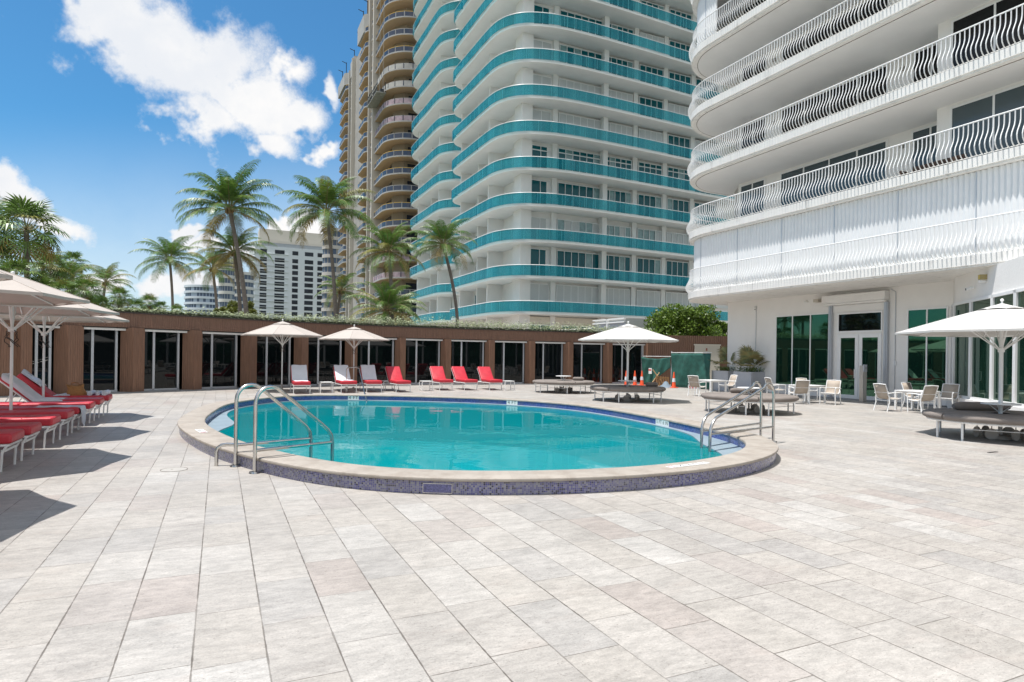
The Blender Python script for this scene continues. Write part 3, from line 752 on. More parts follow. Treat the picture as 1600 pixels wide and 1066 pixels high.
# conduits, cameras, lamp, speaker, switch, sprinkler bell
mb = RB(); mb.tube([(bx0 - .02, 15.9, .5), (bx0 - .02, 15.9, 4.3), (bx0 - .02, 16.1, 4.42)], .014, 6); mb.tube([(bx0 - .02, 22.9, 1.75), (bx0 - .02, 22.9, 4.2)], .012, 6); mb.build('conduit', M_alu, rb)
def cam_dome(t, z_, S=bx0):
    mb = RB(); mb.lathe([(0, .0), (.055, .0), (.06, .05), (.05, .09), (0, .10)], (S - .10, t, z_), 14, 0); mb.b2((S - .16, t - .03, z_ + .09), (S - .0, t + .03, z_ + .13), 0)
    mb.lathe([(0, -.03), (.025, -.02), (.035, .0)], (S - .10, t, z_), 12, 1); return mb.build('security_camera', [M_wmetal, M_black], rb, smooth=True)
cam_dome(22.9, 4.05)
mb = RB(); mb.lathe([(0, -.06), (.07, -.06), (.075, .0), (0, .02)], (bx0 - .06, 22.9, 1.72), 14); mb.build('alarm_bell', mat('brown_mark', (.3, .1, .08)), rb, smooth=True)
mb = RB(); mb.lathe([(0, 0), (.10, 0), (.10, .05), (.06, .09), (0, .10)], (bx0 - .03, 20.0, 4.16), 16); mb.build('round_wall_lamp', M_wmetal, rb, smooth=True)
mb = RB(); mb.b2((bx0 - .30, 19.18, 4.12), (bx0 - .05, 19.42, 4.26)); mb.tube([(bx0, 19.3, 4.2), (bx0 - .2, 19.3, 4.22)], .02, 6); mb.build('flood_light', mat('lamp_beige', (.5, .45, .38), .6), rb, bevel=.015)
mb = RB(); mb.b2((bx0 - .03, 15.84, 1.45), (bx0 - .003, 15.96, 1.62)); mb.build('wall_switch', M_wmetal, rb)
# camera and lamp on the diagonal bay
d1 = Vector(dg[2]) + (Vector(dg[1]) - Vector(dg[2])) * .1; dn = Vector((-.74, .67))
mb = RB(); c = Vector((21.75, 12.0)) + dn * .02
mb.tube([(c.x, c.y, 3.98), (c.x + dn.x * .12, c.y + dn.y * .12, 3.98)], .035, 10, 0); mb.tube([(c.x + dn.x * .10, c.y + dn.y * .10, 3.95), (c.x + dn.x * .22, c.y + dn.y * .22, 3.93)], .06, 12, 0); mb.tube([(c.x + dn.x * .222, c.y + dn.y * .222, 3.929), (c.x + dn.x * .23, c.y + dn.y * .23, 3.928)], .035, 12, 1)
mb.build('security_camera', [M_wmetal, M_black], rb, smooth=True)
mb = RB(); c = Vector((21.25, 11.4)) + dn * .10; mb.box((c.x, c.y, 4.22), (.18, .16, .15), math.atan2(dn.y, dn.x), 0); mb.box((c.x + dn.x * .095, c.y + dn.y * .095, 4.22), (.01, .13, .12), math.atan2(dn.y, dn.x), 1); mb.box((c.x - dn.x * .02, c.y - dn.y * .02, 4.08), (.26, .05, .03), math.atan2(dn.y, dn.x), 2)
mb.build('yellow_flood_light', [mat('lamp_housing', (.35, .28, .12), .5), mat('lamp_lens', (.55, .42, .10), .3), M_wmetal], rb)
# left corner lamp arm
mb = RB(); mb.tube([(23.9, 24.83, 4.1), (23.75, 24.95, 4.18), (23.55, 25.1, 4.18)], .03, 8); mb.tube([(23.55, 25.1, 4.18), (23.35, 25.3, 4.16)], .07, 10); mb.build('corner_lamp', M_wmetal, rb, smooth=True)
# upper floor windows, columns between them, door blinds
W1 = [(22.45, 24.05, 2), (17.75, 21.55, 3), (14.0 + 1.45, 16.3, 0)]
upper = [(22.45, 24.05, 2), (16.32, 21.55, 4), (13.95, 15.38, 2)]
for k in range(1, 6):
    z0 = LV[k] + .06; z1 = LV[k] + 2.50
    for (a, b, n) in upper:
        opening(a, b, z0, z1, n, M_blindwin if k <= 1 else M_darkwin, name='balcony_door', fw=.07)
    opening(9.3, 13.35, z0, z1, 3, M_blindwin if k <= 1 else M_darkwin, name='balcony_door', S=22.66, fw=.07)
    opening(4.0, 8.6, z0, z1, 3, M_blindwin if k <= 1 else M_darkwin, name='balcony_door', S=22.66, fw=.07)
    mb = RB(); mb.b2((bx0 - .11, 21.9, z0 + 1.9), (bx0 - .002, 22.02, z0 + 2.05)); mb.b2((bx0 - .11, 15.65, z0 + 1.9), (bx0 - .002, 15.78, z0 + 2.05)); mb.build('wall_lamp', mat('grey_lamp', (.35, .33, .3), .5), rb)
# corrugated end screen behind the rounded end
mb = RB(); p = resample([(23.9, 24.25), (24.6, 25.3), (28, 25.6)], .11); nn = offset(p, 1.); 
out = [(q[0] + (nn[i][0] - q[0]) * (.04 if i % 2 else 0), q[1] + (nn[i][1] - q[1]) * (.04 if i % 2 else 0)) for i, q in enumerate(p)]
for k in range(1, 6): mb.prism(out + offset(p, -.08)[::-1], LV[k], LV[k + 1] - .38, 0)
mb.build('end_screen', mat('grey_screen', (.50, .48, .45), .7), rb)
# things people keep on the first-floor balcony: wicker sofa
def sofa(s, t, L, zb, lab):
    th = thing('wicker_sofa', lab, 'sofa', (*W2(s, t), zb), GA)
    mw = mat('dark_wicker', (.12, .075, .055), .8, var=.3, scale=30, bump=.5, bscale=90)
    mb = MB(); mb.b2((-.38, -L / 2, 0), (.38, L / 2, .36)); mb.build('seat', mw, th, bevel=.03)
    mb = MB(); mb.b2((.30, -L / 2, .362), (.42, L / 2, .78)); mb.build('backrest', mw, th, bevel=.03)
    for e in (-1, 1): mb = MB(); mb.b2((-.38, e * L / 2 - .05, .0), (.38, e * L / 2 + .05, .56)); mb.build('armrest', mw, th, bevel=.03)
sofa(21.9, 9.6, 1.9, LV[1], 'dark wicker sofa at the near end of the first railed balcony of the white block')
sofa(22.3, 13.7, 1.8, LV[1], 'dark wicker sofa beside the white pier on the first railed balcony')
# ================================================================ TOWERS
def tower_parts(root, o3, slabs, name='slab'):
    pass
# ---- teal tower
tt = thing('teal_balcony_tower', 'white residential tower with rounded balconies behind teal glass railings', 'tower', (*W2(30, 60), 0), GA)
def TB(): return MB(off=(30, 60, 0))
edge = [(52, 47.6), (44, 46.7), (36, 46.2), (30, 46.0), (26.5, 46.05), (24.6, 46.3), (23.1, 46.8), (22.0, 47.6), (21.3, 48.8), (21.0, 50.6), (20.95, 55), (20.95, 59.3), (21.15, 60.2), (21.7, 60.9), (22.6, 61.4), (23.0, 61.8), (23.0, 62.7), (22.4, 63.0), (21.8, 63.6), (21.3, 64.5), (21.1, 65.8), (21.1, 70), (21.1, 74.6), (21.4, 76.2), (22.6, 77.4), (25, 77.8)]
edge = spline(edge, 5); back = [(52, 77.8)]
inw = [(52, 48.6), (44, 48.5), (26.2, 48.2), (24.0, 48.5), (23.4, 49.6), (23.4, 60.2), (24.6, 61.0), (24.6, 63.6), (23.6, 65.0), (23.6, 75.4), (25, 76), (52, 76)]
NF = 16; zr0 = 6.22; SH = 2.98
mb = TB(); mb.prism(inw, 0, zr0 - .9 + SH * NF, 0); mb.build('wall', M_white, tt)
rs = resample(edge, 1.05)
for k in range(NF):
    zt = zr0 - .90 + SH * k
    mb = TB(); mb.prism(edge + back, zt - .21, zt, 0, mbot=1); mb.build('balcony_slab', [M_white, M_soffit], tt)
    ins = offset(edge, .10) ; ins2 = offset(rs, .10)
    mb = TB(); mb.wallstrip(offset(edge, .11), zt + .0, zt + .84, .02, 0)
    ro = mb.build('railing_glass', M_tealglass, tt)
    mb = TB(); mb.tube([(p[0], p[1], zt + .87) for p in offset(edge, .11)], .032, 6)
    for p in offset(rs, .11): mb.box((p[0], p[1], zt + .43), (.026, .026, .86), 0, 1)
    mb.build('handrail', [M_wmetal, mat('rail_post_teal', (.10, .38, .42), .4)], ro)
# window groups on the front: (s0, s1, divisions)
grp = [(23.95, 25.75, 2, 48.38), (26.45, 30.75, 6, 48.25), (31.15, 34.1, 5, 48.3), (34.9, 37.55, 4, 48.37), (38.25, 40.85, 4, 48.42), (41.5, 44.2, 4, 48.45)]
rw = random.Random(5)
look = {0: 'SSSSSS', 1: 'DDDDDD', 2: 'LLLLLL', 3: 'DDDDDD', 4: 'DDDDDD', 5: 'SSSSDS', 6: 'SSSDSS', 7: 'SDDDDD', 8: 'DDDSDD', 9: 'SSDDDS', 10: 'SDDDDD'}
cnt = 0
M_tealcurt = mat('curtained_glass', (.22, .36, .36), .15, var=.3, scale=3, spec=.6)
for k in range(12):
    zt = zr0 - .90 + SH * k
    for gi, (a, b, n, T0) in enumerate(grp):
        ch = look.get(k, 'SDSDDS')[gi]; zb = zt + .08; zh = zt + (2.52 if ch != 'L' else 2.25)
        if k in (3, 4) and ch == 'D': zh = zt + 2.46
        fr_ = TB(); T1 = T0 - .06
        T0_ = 48.18 if gi else 48.42
        for j in range(n + 1):
            q = a + (b - a) * j / n; fr_.b2((q - .022, T0_ - .20, zb), (q + .022, T0_ + .02, zh), 0)
        for z_ in (zb, zh): fr_.b2((a - .035, T0_ - .201, z_ - .03), (b + .035, T0_ + .02, z_ + .03), 0)
        if k == 4: fr_.b2((a, T0_ - .19, zh - .42), (b, T0_ + .02, zh - .34), 0)
        for j in range(n):
            q0, q1 = a + (b - a) * j / n + .022, a + (b - a) * (j + 1) / n - .022
            mi = {'D': 1, 'S': 2, 'L': 3}[ch]
            if ch == 'D' and rw.random() < .12: mi = 3
            if ch == 'L' and rw.random() < .4: mi = 2
            dd = .10 if ch != 'S' else .16 + (.02 if j % 2 else 0)
            fr_.b2((q0, T0_ - dd - .02, zb + .03), (q1, T0_ - dd, zh - .03), mi)
        if gi == 0:
            pass
        fr_.build('window', [M_wmetal, M_tealwin, M_blind2, M_tealcurt], tt); cnt += 1
# piers and party fins: front and left side
mb = TB()
for s_ in (26.1, 30.95, 34.5, 37.9, 41.2, 44.6): mb.b2((s_ - .24, 47.98 if s_ != 30.95 else 47.5, 0), (s_ + .24, 48.5, zr0 - 1.3 + SH * NF))
mb.b2((22.9, 48.0, 0), (23.9, 49.5, zr0 - 1.3 + SH * NF))
for t_ in (52.8, 56.6, 60.0, 67.2, 71.5, 75.2): mb.b2((21.9 if t_ not in (56.6, 71.5) else 22.4, t_ - .12, 0), (23.5, t_ + .12, zr0 - 1.3 + SH * NF))
mb.build('party_fin', M_white, tt)
n_l = 0
for k in range(7):
    zt = zr0 - .90 + SH * k
    for (t0, t1) in ((53.2, 55.6), (57.2, 59.4), (68.0, 70.4)):
        if n_l + cnt >= 96: break
        mb = TB()
        for j in range(4): q = t0 + (t1 - t0) * j / 3; mb.b2((23.30, q - .04, zt + .05), (23.42, q + .04, zt + 2.35), 0)
        mb.b2((23.28, t0, zt + 2.33), (23.42, t1, zt + 2.40), 0)
        for j in range(3): mb.b2((23.36, t0 + (t1 - t0) * j / 3 + .04, zt + .06), (23.375, t0 + (t1 - t0) * (j + 1) / 3 - .04, zt + 2.32), 1 if (k + j) % 3 else 2)
        mb.build('window', [M_wmetal, M_tealwin, M_blind2], tt); n_l += 1
# ground and podium windows under the lowest balcony
for a, b, n in ((21.9 + 2.0, 25.9, 2), (27.0, 28.6, 1), (28.9, 31.6, 2), (35, 38, 2)):
    mb = TB(); zb, zh = 2.2, 4.3
    for j in range(n + 1): q = a + (b - a) * j / n; mb.b2((q - .04, 47.93, zb), (q + .04, 48.3, zh), 0)
    for z_ in (zb, zh): mb.b2((a - .04, 47.929, z_ - .04), (b + .04, 48.3, z_ + .04), 0)
    for j in range(n): mb.b2((a + (b - a) * j / n + .04, 47.98, zb + .04), (a + (b - a) * (j + 1) / n - .04, 48.0, zh - .04), 1)
    mb.build('podium_window', [M_wmetal, M_tealwin], tt)
mb = TB(); mb.b2((23.6, 48.05, 0), (52, 48.5, 5.0)); mb.build('podium_wall', mat('warm_stucco', (.72, .66, .56), .9, var=.05), tt)

# grey-white mechanical housing on the roof between pavilion and tower
ru = thing('rooftop_unit', 'pale grey boxy rooftop housing behind the white umbrella, with two louvred bays', 'rooftop housing', (*W2(24, 36), 0), GA)
M_ug = mat('housing_grey', (.42, .44, .49), .7); M_up = mat('housing_pale', (.62, .62, .60), .8)
def UB(): return MB(off=(24, 36, 0))
YU = 46.
xx = ST(AX(978, YU, 500), YU)
s0, t0 = xx
mb = UB(); mb.b2((s0, t0, 0), (s0 + 3.0, t0 + 4.2, HZ(978, 497, YU))); mb.build('housing', M_up, ru)
mb = UB(); mb.b2((s0 - .03, t0 + .02, 0), (s0 - .003, t0 + 4.2, HZ(978, 497, YU) - .3)); mb.build('side_panel', M_ug, ru)
for a, b in ((.0, 2.2), (2.4, 4.3)):
    for dz in (.0, .26):
        mb = UB(); mb.b2((s0 - .16, t0 + a, HZ(978, 497, YU) - .06 - dz), (s0 - .032, t0 + b, HZ(978, 497, YU) + .03 - dz)); mb.build('trim', M_wmetal, ru)
mb = UB(); mb.b2((s0 - .12, t0 + 2.25, 0), (s0 - .032, t0 + 2.38, HZ(978, 497, YU) - .1)); mb.build('post', M_wmetal, ru)
mb = UB(); mb.tube([(s0 - .1, t0 + 4.4, 3.9), (s0 - 1.2, t0 + 6.5, 3.8), (s0 - 3, t0 + 9, 3.7)], .04, 6); mb.build('roof_rail', M_wmetal, ru)

# ---- brown tower
bt = thing('beige_balcony_tower', 'tall beige and grey tower under repair, curved balconies and a hanging work platform', 'tower', (*W2(35, 120), 0), GA)
def BB(): return MB(off=(35, 120, 0))
bays = [(101.0, 111.2, 24.2), (112.6, 117.6, 24.9), (119.2, 127.4, 24.3), (141.5, 145.0, 26.2), (147.5, 157.5, 25.6)]
BF = 23; bz = 2.9; bh = 2.85
topf = {0: 27, 1: 27, 2: 22, 3: 22, 4: 22}
mb = BB(); mb.prism([(60, 103.5), (27.6, 103.5), (26.2, 105), (26.2, 128.5), (60, 128.5)], 0, 80, 0)
mb.build('wall', mat('beige_wall', (.36, .285, .20), .9, var=.1, scale=.4), bt)
mb = BB(); mb.b2((26.4, 128.5, 0), (60, 141.0, 66.2)); mb.b2((27.6, 141, 0), (60, 160, 65.5)); mb.build('grey_wall', M_conc, bt)
M_edge = mat('balcony_edge_grey', (.43, .42, .40), .85, var=.15, scale=.5); M_bso = mat('beige_soffit', (.66, .48, .31), .85)
M_brg = mat('smoked_rail_glass', (.045, .055, .085), .2, spec=.6); M_yel = mat('yellow_safety_rail', (.75, .48, .10), .5); M_wrap = mat('white_rail_wrap', (.52, .50, .46), .8, var=.3, scale=.6)
M_pink = mat('patterned_rail_wrap', (.50, .38, .42), .8, var=.5, scale=1.2)
for bi, (t0, t1, S0) in enumerate(bays):
    r0 = 3.2 if bi in (0, 2, 4) else 1.0
    if bi == 0: base = [(60, 100.9), (30.5, 100.9)] + arc(S0 + 5.0, t0 + 4.6, 4.9, 262, 182, 12) + [(S0 + .1, t1), (27, t1)]
    elif bi in (2, 4): base = [(27.8, t0), (S0 + 1.6, t0)] + arc(S0 + 1.6, t0 + 1.6, 1.6, 262, 182, 6) + [(S0, t1 - 1.5)] + [(S0 + 1, t1), (27.8, t1)]
    else: base = [(28, t0), (S0, t0 + .2), (S0, t1), (28, t1)]
    for k in range(topf[bi]):
        zt = bz + bh * k
        mb = BB(); mb.prism(base, zt - .22, zt, 0, mbot=1); mb.build('balcony_slab', [M_edge, M_bso], bt)
for bi, (t0, t1, S0) in enumerate(bays):
    if bi == 0: base = [(60, 101.0), (30.5, 101.0)] + arc(S0 + 5.0, t0 + 4.6, 4.8, 262, 182, 12) + [(S0 + .2, t1)]
    elif bi in (2, 4): base = [(27.8, t0 + .1), (S0 + 1.6, t0 + .1)] + arc(S0 + 1.6, t0 + 1.6, 1.5, 262, 182, 6) + [(S0 + .1, t1 - 1.5)] + [(S0 + 1, t1 - .1)]
    else: base = [(28, t0 + .1), (S0 + .1, t0 + .2), (S0 + .1, t1)]
    mb = BB()
    for k in range(topf[bi]):
        zt = bz + bh * k; mi = 0
        if bi == 0 and k in (15, 16): mi = 2
        if bi == 0 and k in (13, 14, 4, 5): mi = 3
        mb.wallstrip(base, zt, zt + .78, .05, mi)
        for q in resample(base, 1.5)[1:-1]: mb.box((q[0], q[1], zt + .43), (.14, .14, .86), 0, 0 if mi else 4)
        mb.wallstrip(offset(base, -.02), zt + .80, zt + .87, .08, 1 if (k * 7 + bi) % 3 and mi == 0 else 2)
    mb.build('railing', [M_brg, M_yel, M_wrap, M_pink, M_edge], bt)
# dark windows in the front face, light ceilings, pier, parapets
M_opd = mat('opening_dark', (.018, .022, .035), .25)
for (p_, q_, h_, nk) in (((28.2, 103.35), (31.1, 103.47), 2.15, 27), ((33, 103.35), (37, 103.47), 2.15, 27), ((26.1, 106.), (26.18, 110.6), 2.3, 27), ((26.1, 112.6), (26.18, 117.6), 2.4, 27), ((26.1, 119.2), (26.18, 127.4), 2.2, 22), ((27.45, 141.6), (27.55, 146), 2.4, 22), ((27.45, 148.5), (27.55, 155), 2.1, 22)):
    mb = BB()
    for k in range(nk): mb.b2((*p_, bz + bh * k + .1), (*q_, bz + bh * k + h_))
    mb.build('window_column', M_opd, bt)
mb = BB(); mb.b2((23.9, 111.3, 0), (26.3, 111.9, 80)); mb.b2((24.6, 118.2, 0), (26.3, 118.6, 80)); mb.b2((25.6, 140.6, 0), (27.7, 141.1, 66.6)); mb.b2((25.9, 145.8, 0), (27.7, 146.2, 66)); mb.build('pier', mat('pale_pier', (.62, .57, .50), .9), bt)
mb = BB(); mb.prism([(28, 119.1), (26, 119.1), (24.1, 121), (24.1, 127), (26, 127.6), (28, 127.6)], bz + bh * 21 + .02, bz + bh * 22.2, 0); mb.build('parapet', M_edge, bt)
mb = BB(); mb.prism([(28, 147.2), (27, 147.2), (25.4, 149), (25.4, 157.6), (28, 158)], bz + bh * 21 + 1, bz + bh * 22.3, 0); mb.build('parapet', M_edge, bt); mb = BB(); mb.prism([(28, 141), (26.1, 141), (26.1, 145.5), (28, 145.6)], bz + bh * 21 + 1.2, bz + bh * 22.6, 0); mb.build('parapet', M_edge, bt)
mb = BB()
for q in ((25.0, 122), (25, 126), (26, 150), (26, 155), (26.5, 143), (26.5, 135)): mb.tube([(q[0], q[1], 65), (q[0], q[1], 69.5)], .08, 4); mb.tube([(q[0], q[1], 69.3), (q[0] - 1.0, q[1], 69.6)], .08, 4)
mb.build('rooftop_bracket', M_black, bt)
wpz = thing('work_platform', 'hanging work platform with cradle and ropes on the beige tower', 'platform', (*W2(23.8, 108.), 45.), GA)
mb = MB(); rq = random.Random(4)
for e in (-.7, .7):
    for j in range(8): mb.tube([(e, -3.6 + j, .1), (e, -3.6 + j, 1.5 + .5 * rq.random())], .07, 4)
    for z_ in (.5, 1.0, 1.5): mb.tube([(e, -3.7, z_), (e, 3.6, z_)], .06, 4)
    for j in range(4): mb.tube([(e, -3.6 + 2 * j, .1), (e, -2.6 + 2 * j, 1.5)], .05, 4)
for j in range(5): mb.box((rq.uniform(-.4, .4), -3 + 1.5 * j, .5), (.5, .5, .8))
mb.build('cradle', mat('cradle_dark', (.06, .065, .07), .6, var=.5, scale=2), wpz)
mb = MB(); mb.b2((-.8, -3.8, 0), (.8, 3.8, .12)); mb.b2((-.8, -3.8, .9), (-.72, 3.8, 1.0)); mb.build('deck_plate', mat('cradle_pale', (.42, .42, .38), .7, var=.4, scale=2), wpz)
mb = MB()
for yy in (-3.6, -1., 3.6): mb.tube([(.3, yy, 1), (.3, yy, 34)], .03, 4)
mb.build('rope', mat('rope_pale', (.4, .38, .34), .8), wpz)

# ---- white hotel beyond
hy = 300.; hl = ST(AX(398, hy, 450), hy); 
hx0, ht = hl
ho = thing('white_hotel', 'white slab hotel with rows of dark windows and a cream penthouse, beyond the palms', 'hotel', (*W2(hx0 + 15, ht + 8), 0), GA)
def HB(): return MB(off=(hx0 + 15, ht + 8, 0))
fh = 2.86; htop = HZ(450, 388, 308)
Wd = 47.
mb = HB(); mb.b2((hx0, ht, 0), (hx0 + Wd, ht + 18, htop)); mb.build('facade', mat('hotel_white', (.66, .70, .72), .8, var=.05, scale=.05), ho)
mb = HB(); mb.prism([(hx0 + 2, ht + 5), (hx0 + 32, ht + 5), (hx0 + 43, ht + 7), (hx0 + 43, ht + 17), (hx0 + 2, ht + 17)], htop + .1, htop + 9.0, 0); mb.build('penthouse', mat('penthouse_cream', (.62, .57, .49), .9), ho)
mb = HB(); mb.b2((hx0 + 3, ht + 3.6, htop + .1), (hx0 + 36, ht + 4.9, htop + 2.3)); 
mb.build('penthouse_glazing', mat('grey_glazing', (.22, .24, .25), .3), ho)
M_hwin = mat('hotel_window', (.035, .042, .055), .45, var=.6, scale=.35, spec=.3)
cols = [(2.2, 3.0), (8.8, 4.4), (16.8, 2.7), (22.6, 4.0), (28.6, 4.1), (34.6, 2.8), (39.6, 4.4)]
mbr = HB(); nw = 0
for r__ in range(19):
    z1 = htop - 1.6 - fh * r__ - (1. if r__ else 0)
    for ci, (a, wd) in enumerate(cols):
        if nw < 98:
            mb = HB(); mb.b2((hx0 + a, ht - .06, z1 - 1.9), (hx0 + a + wd, ht - .02, z1 + .05))
            mb.build('window', [M_hwin, M_white], ho); nw += 1
        else: mbr.b2((hx0 + a, ht - .06, z1 - 1.9), (hx0 + a + wd, ht - .02, z1 + .05))
mbr.build('lower_windows', M_hwin, ho)['kind'] = 'stuff'
mb = HB(); mbR = HB(); mbL = HB()
for r__ in range(20):
    z1 = htop - fh * r__ - 2.7
    mb.b2((hx0 - .3, ht - .45, z1 - .95), (hx0 + 15., ht - .02, z1 - .82)); mb.b2((hx0 + 38.5, ht - .45, z1 - .95), (hx0 + Wd, ht - .02, z1 - .82))
    mbL.prism([(hx0 - 2.6, ht + 2), (hx0 - .5, ht - .3), (hx0 + .1, ht + 0), (hx0 + .1, ht + 4)], z1 - 1.6, z1 - .3, 0)
M_hb = mat('hotel_band', (.74, .78, .77), .7); mb.build('balcony_band', M_hb, ho); mbR.build('balcony_band', M_hb, ho); mbL.build('end_balcony', M_hb, ho)

# ---- round blue-grey building and the balcony tower left of the hotel
def windowed(name, wallc, winc, nd, fl, zt):
    m = bpy.data.materials.new(name); m.use_nodes = True; N = NT(m.node_tree); b = N.n['Principled BSDF']
    X, Y_, Z_ = N.xyz(N.new('ShaderNodeTexCoord').outputs['Object'])
    a = N.math('MULTIPLY', N.math('ARCTAN2', Y_, X), nd / (2 * PI)); z_ = N.math('DIVIDE', N.math('SUBTRACT', zt, Z_), fl)
    wn_ = N.wnoise(N.comb(N.math('FLOOR', a), N.math('FLOOR', z_), 0.)); fa = N.math('FRACT', a)
    on = N.math('MULTIPLY', N.math('GREATER_THAN', wn_, .25), N.math('MULTIPLY', N.math('GREATER_THAN', fa, .12), N.math('LESS_THAN', fa, .9)))
    N.link(N.mix(on, wallc, winc), b.inputs['Base Color']); b.inputs['Roughness'].default_value = .5; return m
def round_block(name, lab, px0, px1, Y, ytop, fl, wallc, bandc, nd, cut=None):
    cx = AX((px0 + px1) / 2, Y, 460); rr_ = (px1 - px0) / 2 / 985 * Y; zt = HZ((px0 + px1) / 2, ytop, Y - rr_ * .6)
    th = thing(name, lab, 'tower', (cx, Y, 0)); mb = MB(); mb.lathe([(rr_ * .94, 0), (rr_ * .94, zt - .6), (0, zt - .6)], (0, 0, 0), 40); mb.build('wall', windowed('wall_' + str(px0), wallc, (.08, .11, .17), nd, fl, zt), th)
    nf = int(zt / fl); mb = MB()
    for k in range(nf + 1): z_ = zt - fl * k; mb.lathe([(rr_ * .93, z_ - 1.25), (rr_, z_ - 1.25), (rr_, z_ - .1), (rr_ * .93, z_ - .1)], (0, 0, 0), 40)
    mb.build('balcony_band', bandc, th, smooth=True)
    return th, zt, rr_, cx
round_block('round_tower', 'low curved blue-grey apartment block behind the small palms at left', 291, 352, 330, 446, 2.9, (.40, .47, .55), mat('far_pale', (.66, .71, .76), .7), 40)
round_block('balcony_tower', 'slim pale balcony tower just left of the white hotel, behind the tall palm', 342, 366, 240, 405, 3.0, (.30, .33, .34), mat('far_cream', (.66, .64, .60), .7), 18)
round_block('balcony_tower', 'pale stepped balcony block squeezed between the palm trunk and the white hotel', 362, 396, 262, 425, 3.0, (.3, .33, .34), mat('far_cream', (.66, .64, .60), .7), 18)
round_block('balcony_tower', 'grey balcony block between the white hotel and the beige tower', 503, 535, 215, 356, 3.0, (.33, .30, .26), mat('far_cream2', (.55, .51, .47), .7), 14)
# ================================================================ FURNITURE
def soft_box(mb, a, b, r=.03, mi=0, M=None):
    "cushion slab with rolled edges"
    x0, y0, z0 = a; x1, y1, z1 = b; rings = []
    n = 4; prof = []
    for k in range(n + 1): t = PI / 2 * k / n; prof.append((r * (1 - math.sin(t)), z0 + r * (1 - math.cos(t))))
    prof = [(r * (1 - math.sin(PI / 2 * k / n)), z0 + r * (1 - math.cos(PI / 2 * k / n))) for k in range(n + 1)] + [(r * (1 - math.cos(PI / 2 * k / n)), z1 - r * (1 - math.sin(PI / 2 * k / n))) for k in range(n + 1)]
    pts = []
    for ins, z_ in prof:
        loop_ = []
        for cx_, cy_, a0 in ((x1 - r, y1 - r, 0), (x0 + r, y1 - r, 90), (x0 + r, y0 + r, 180), (x1 - r, y0 + r, 270)):
            for j in range(4): an = R(a0 + 30 * j); loop_.append((cx_ + (r - ins) * math.cos(an), cy_ + (r - ins) * math.sin(an), z_))
        pts.append(loop_)
    m = 16; vs = [p for l_ in pts for p in l_]
    if M is not None: vs = [tuple(M @ Vector(p)) for p in vs]
    fs = [(i * m + j, i * m + (j + 1) % m, (i + 1) * m + (j + 1) % m, (i + 1) * m + j) for i in range(len(pts) - 1) for j in range(m)]
    fs += [tuple(range(m - 1, -1, -1)), tuple((len(pts) - 1) * m + j for j in range(m))]; mb.add(vs, fs, mi)

# ---- sun lounger: foot end at the origin, head towards -x
LSEAT = 1.22; LB = .86
def lounger(name, raise_deg, label, group, towel=None, paperlogo=False):
    th = thing(name, label, 'sun lounger', (0, 0, 0), 0, group); h = .34; W_ = .64
    mb = MB(); soft_box(mb, (-LSEAT, -W_ / 2, h + .02), (0, W_ / 2, h + .155), .035)
    for x in (-.41, -.81): mb.tube([(x, -W_ / 2 + .01, h + .150), (x, 0, h + .158), (x, W_ / 2 - .01, h + .150)], .006, 5)
    mb.build('seat_cushion', M_red, th, smooth=True)
    Mx = Matrix.Translation((-LSEAT, 0, h + .03)) @ Matrix.Rotation(R(raise_deg), 4, 'Y')
    mb = MB(); soft_box(mb, (-LB, -W_ / 2, .0), (-.0, W_ / 2, .13), .035, 0, Mx); mb.build('back_cushion', M_red, th, smooth=True)
    mb = MB()
    for e in (-1, 1):
        mb.tube([(-.04, e * (W_ / 2 - .02), h), (-LSEAT - .05, e * (W_ / 2 - .02), h), (-LSEAT - .72, e * (W_ / 2 - .02), h)], .018, 6)
        mb.tube([tuple(Mx @ Vector(p)) for p in ((0, e * (W_ / 2 - .02), -.01), (-LB, e * (W_ / 2 - .02), -.01))], .016, 6)
    mb.tube([(-.04, -W_ / 2 + .02, h), (-.04, W_ / 2 - .02, h)], .018, 6); mb.tube([(-LSEAT - .7, -W_ / 2 + .02, h), (-LSEAT - .7, W_ / 2 - .02, h)], .018, 6)
    for x in np.linspace(-.15, -LSEAT, 8): mb.tube([(x, -W_ / 2 + .02, h + .005), (x, W_ / 2 - .02, h + .005)], .010, 4)
    if raise_deg > 5:
        p = Mx @ Vector((-LB * .6, 0, -.02)); mb.tube([(p.x, -.2, p.z), (-LSEAT - .6, -.2, h)], .010, 4); mb.tube([(p.x, .2, p.z), (-LSEAT - .6, .2, h)], .010, 4)
    mb.build('frame', M_wmetal, th, smooth=True)
    for x in (-.10, -LSEAT - .55):
        for e in (-1, 1):
            mb = MB(); y = e * (W_ / 2 - .015)
            mb.tube([(x + .05, y, h), (x + .035, y, h - .03), (x, y, h - .10), (x - .01, y, .02), (x - .01, y, .0)], .016, 6)
            mb.build('leg', M_wmetal, th, smooth=True)
    for x in (-.11, -LSEAT - .56):
        mb = MB(); mb.box((x + .01, 0, h - .075), (.03, W_ - .05, .035)); mb.build('cross_bar', M_wmetal, th)
    return th
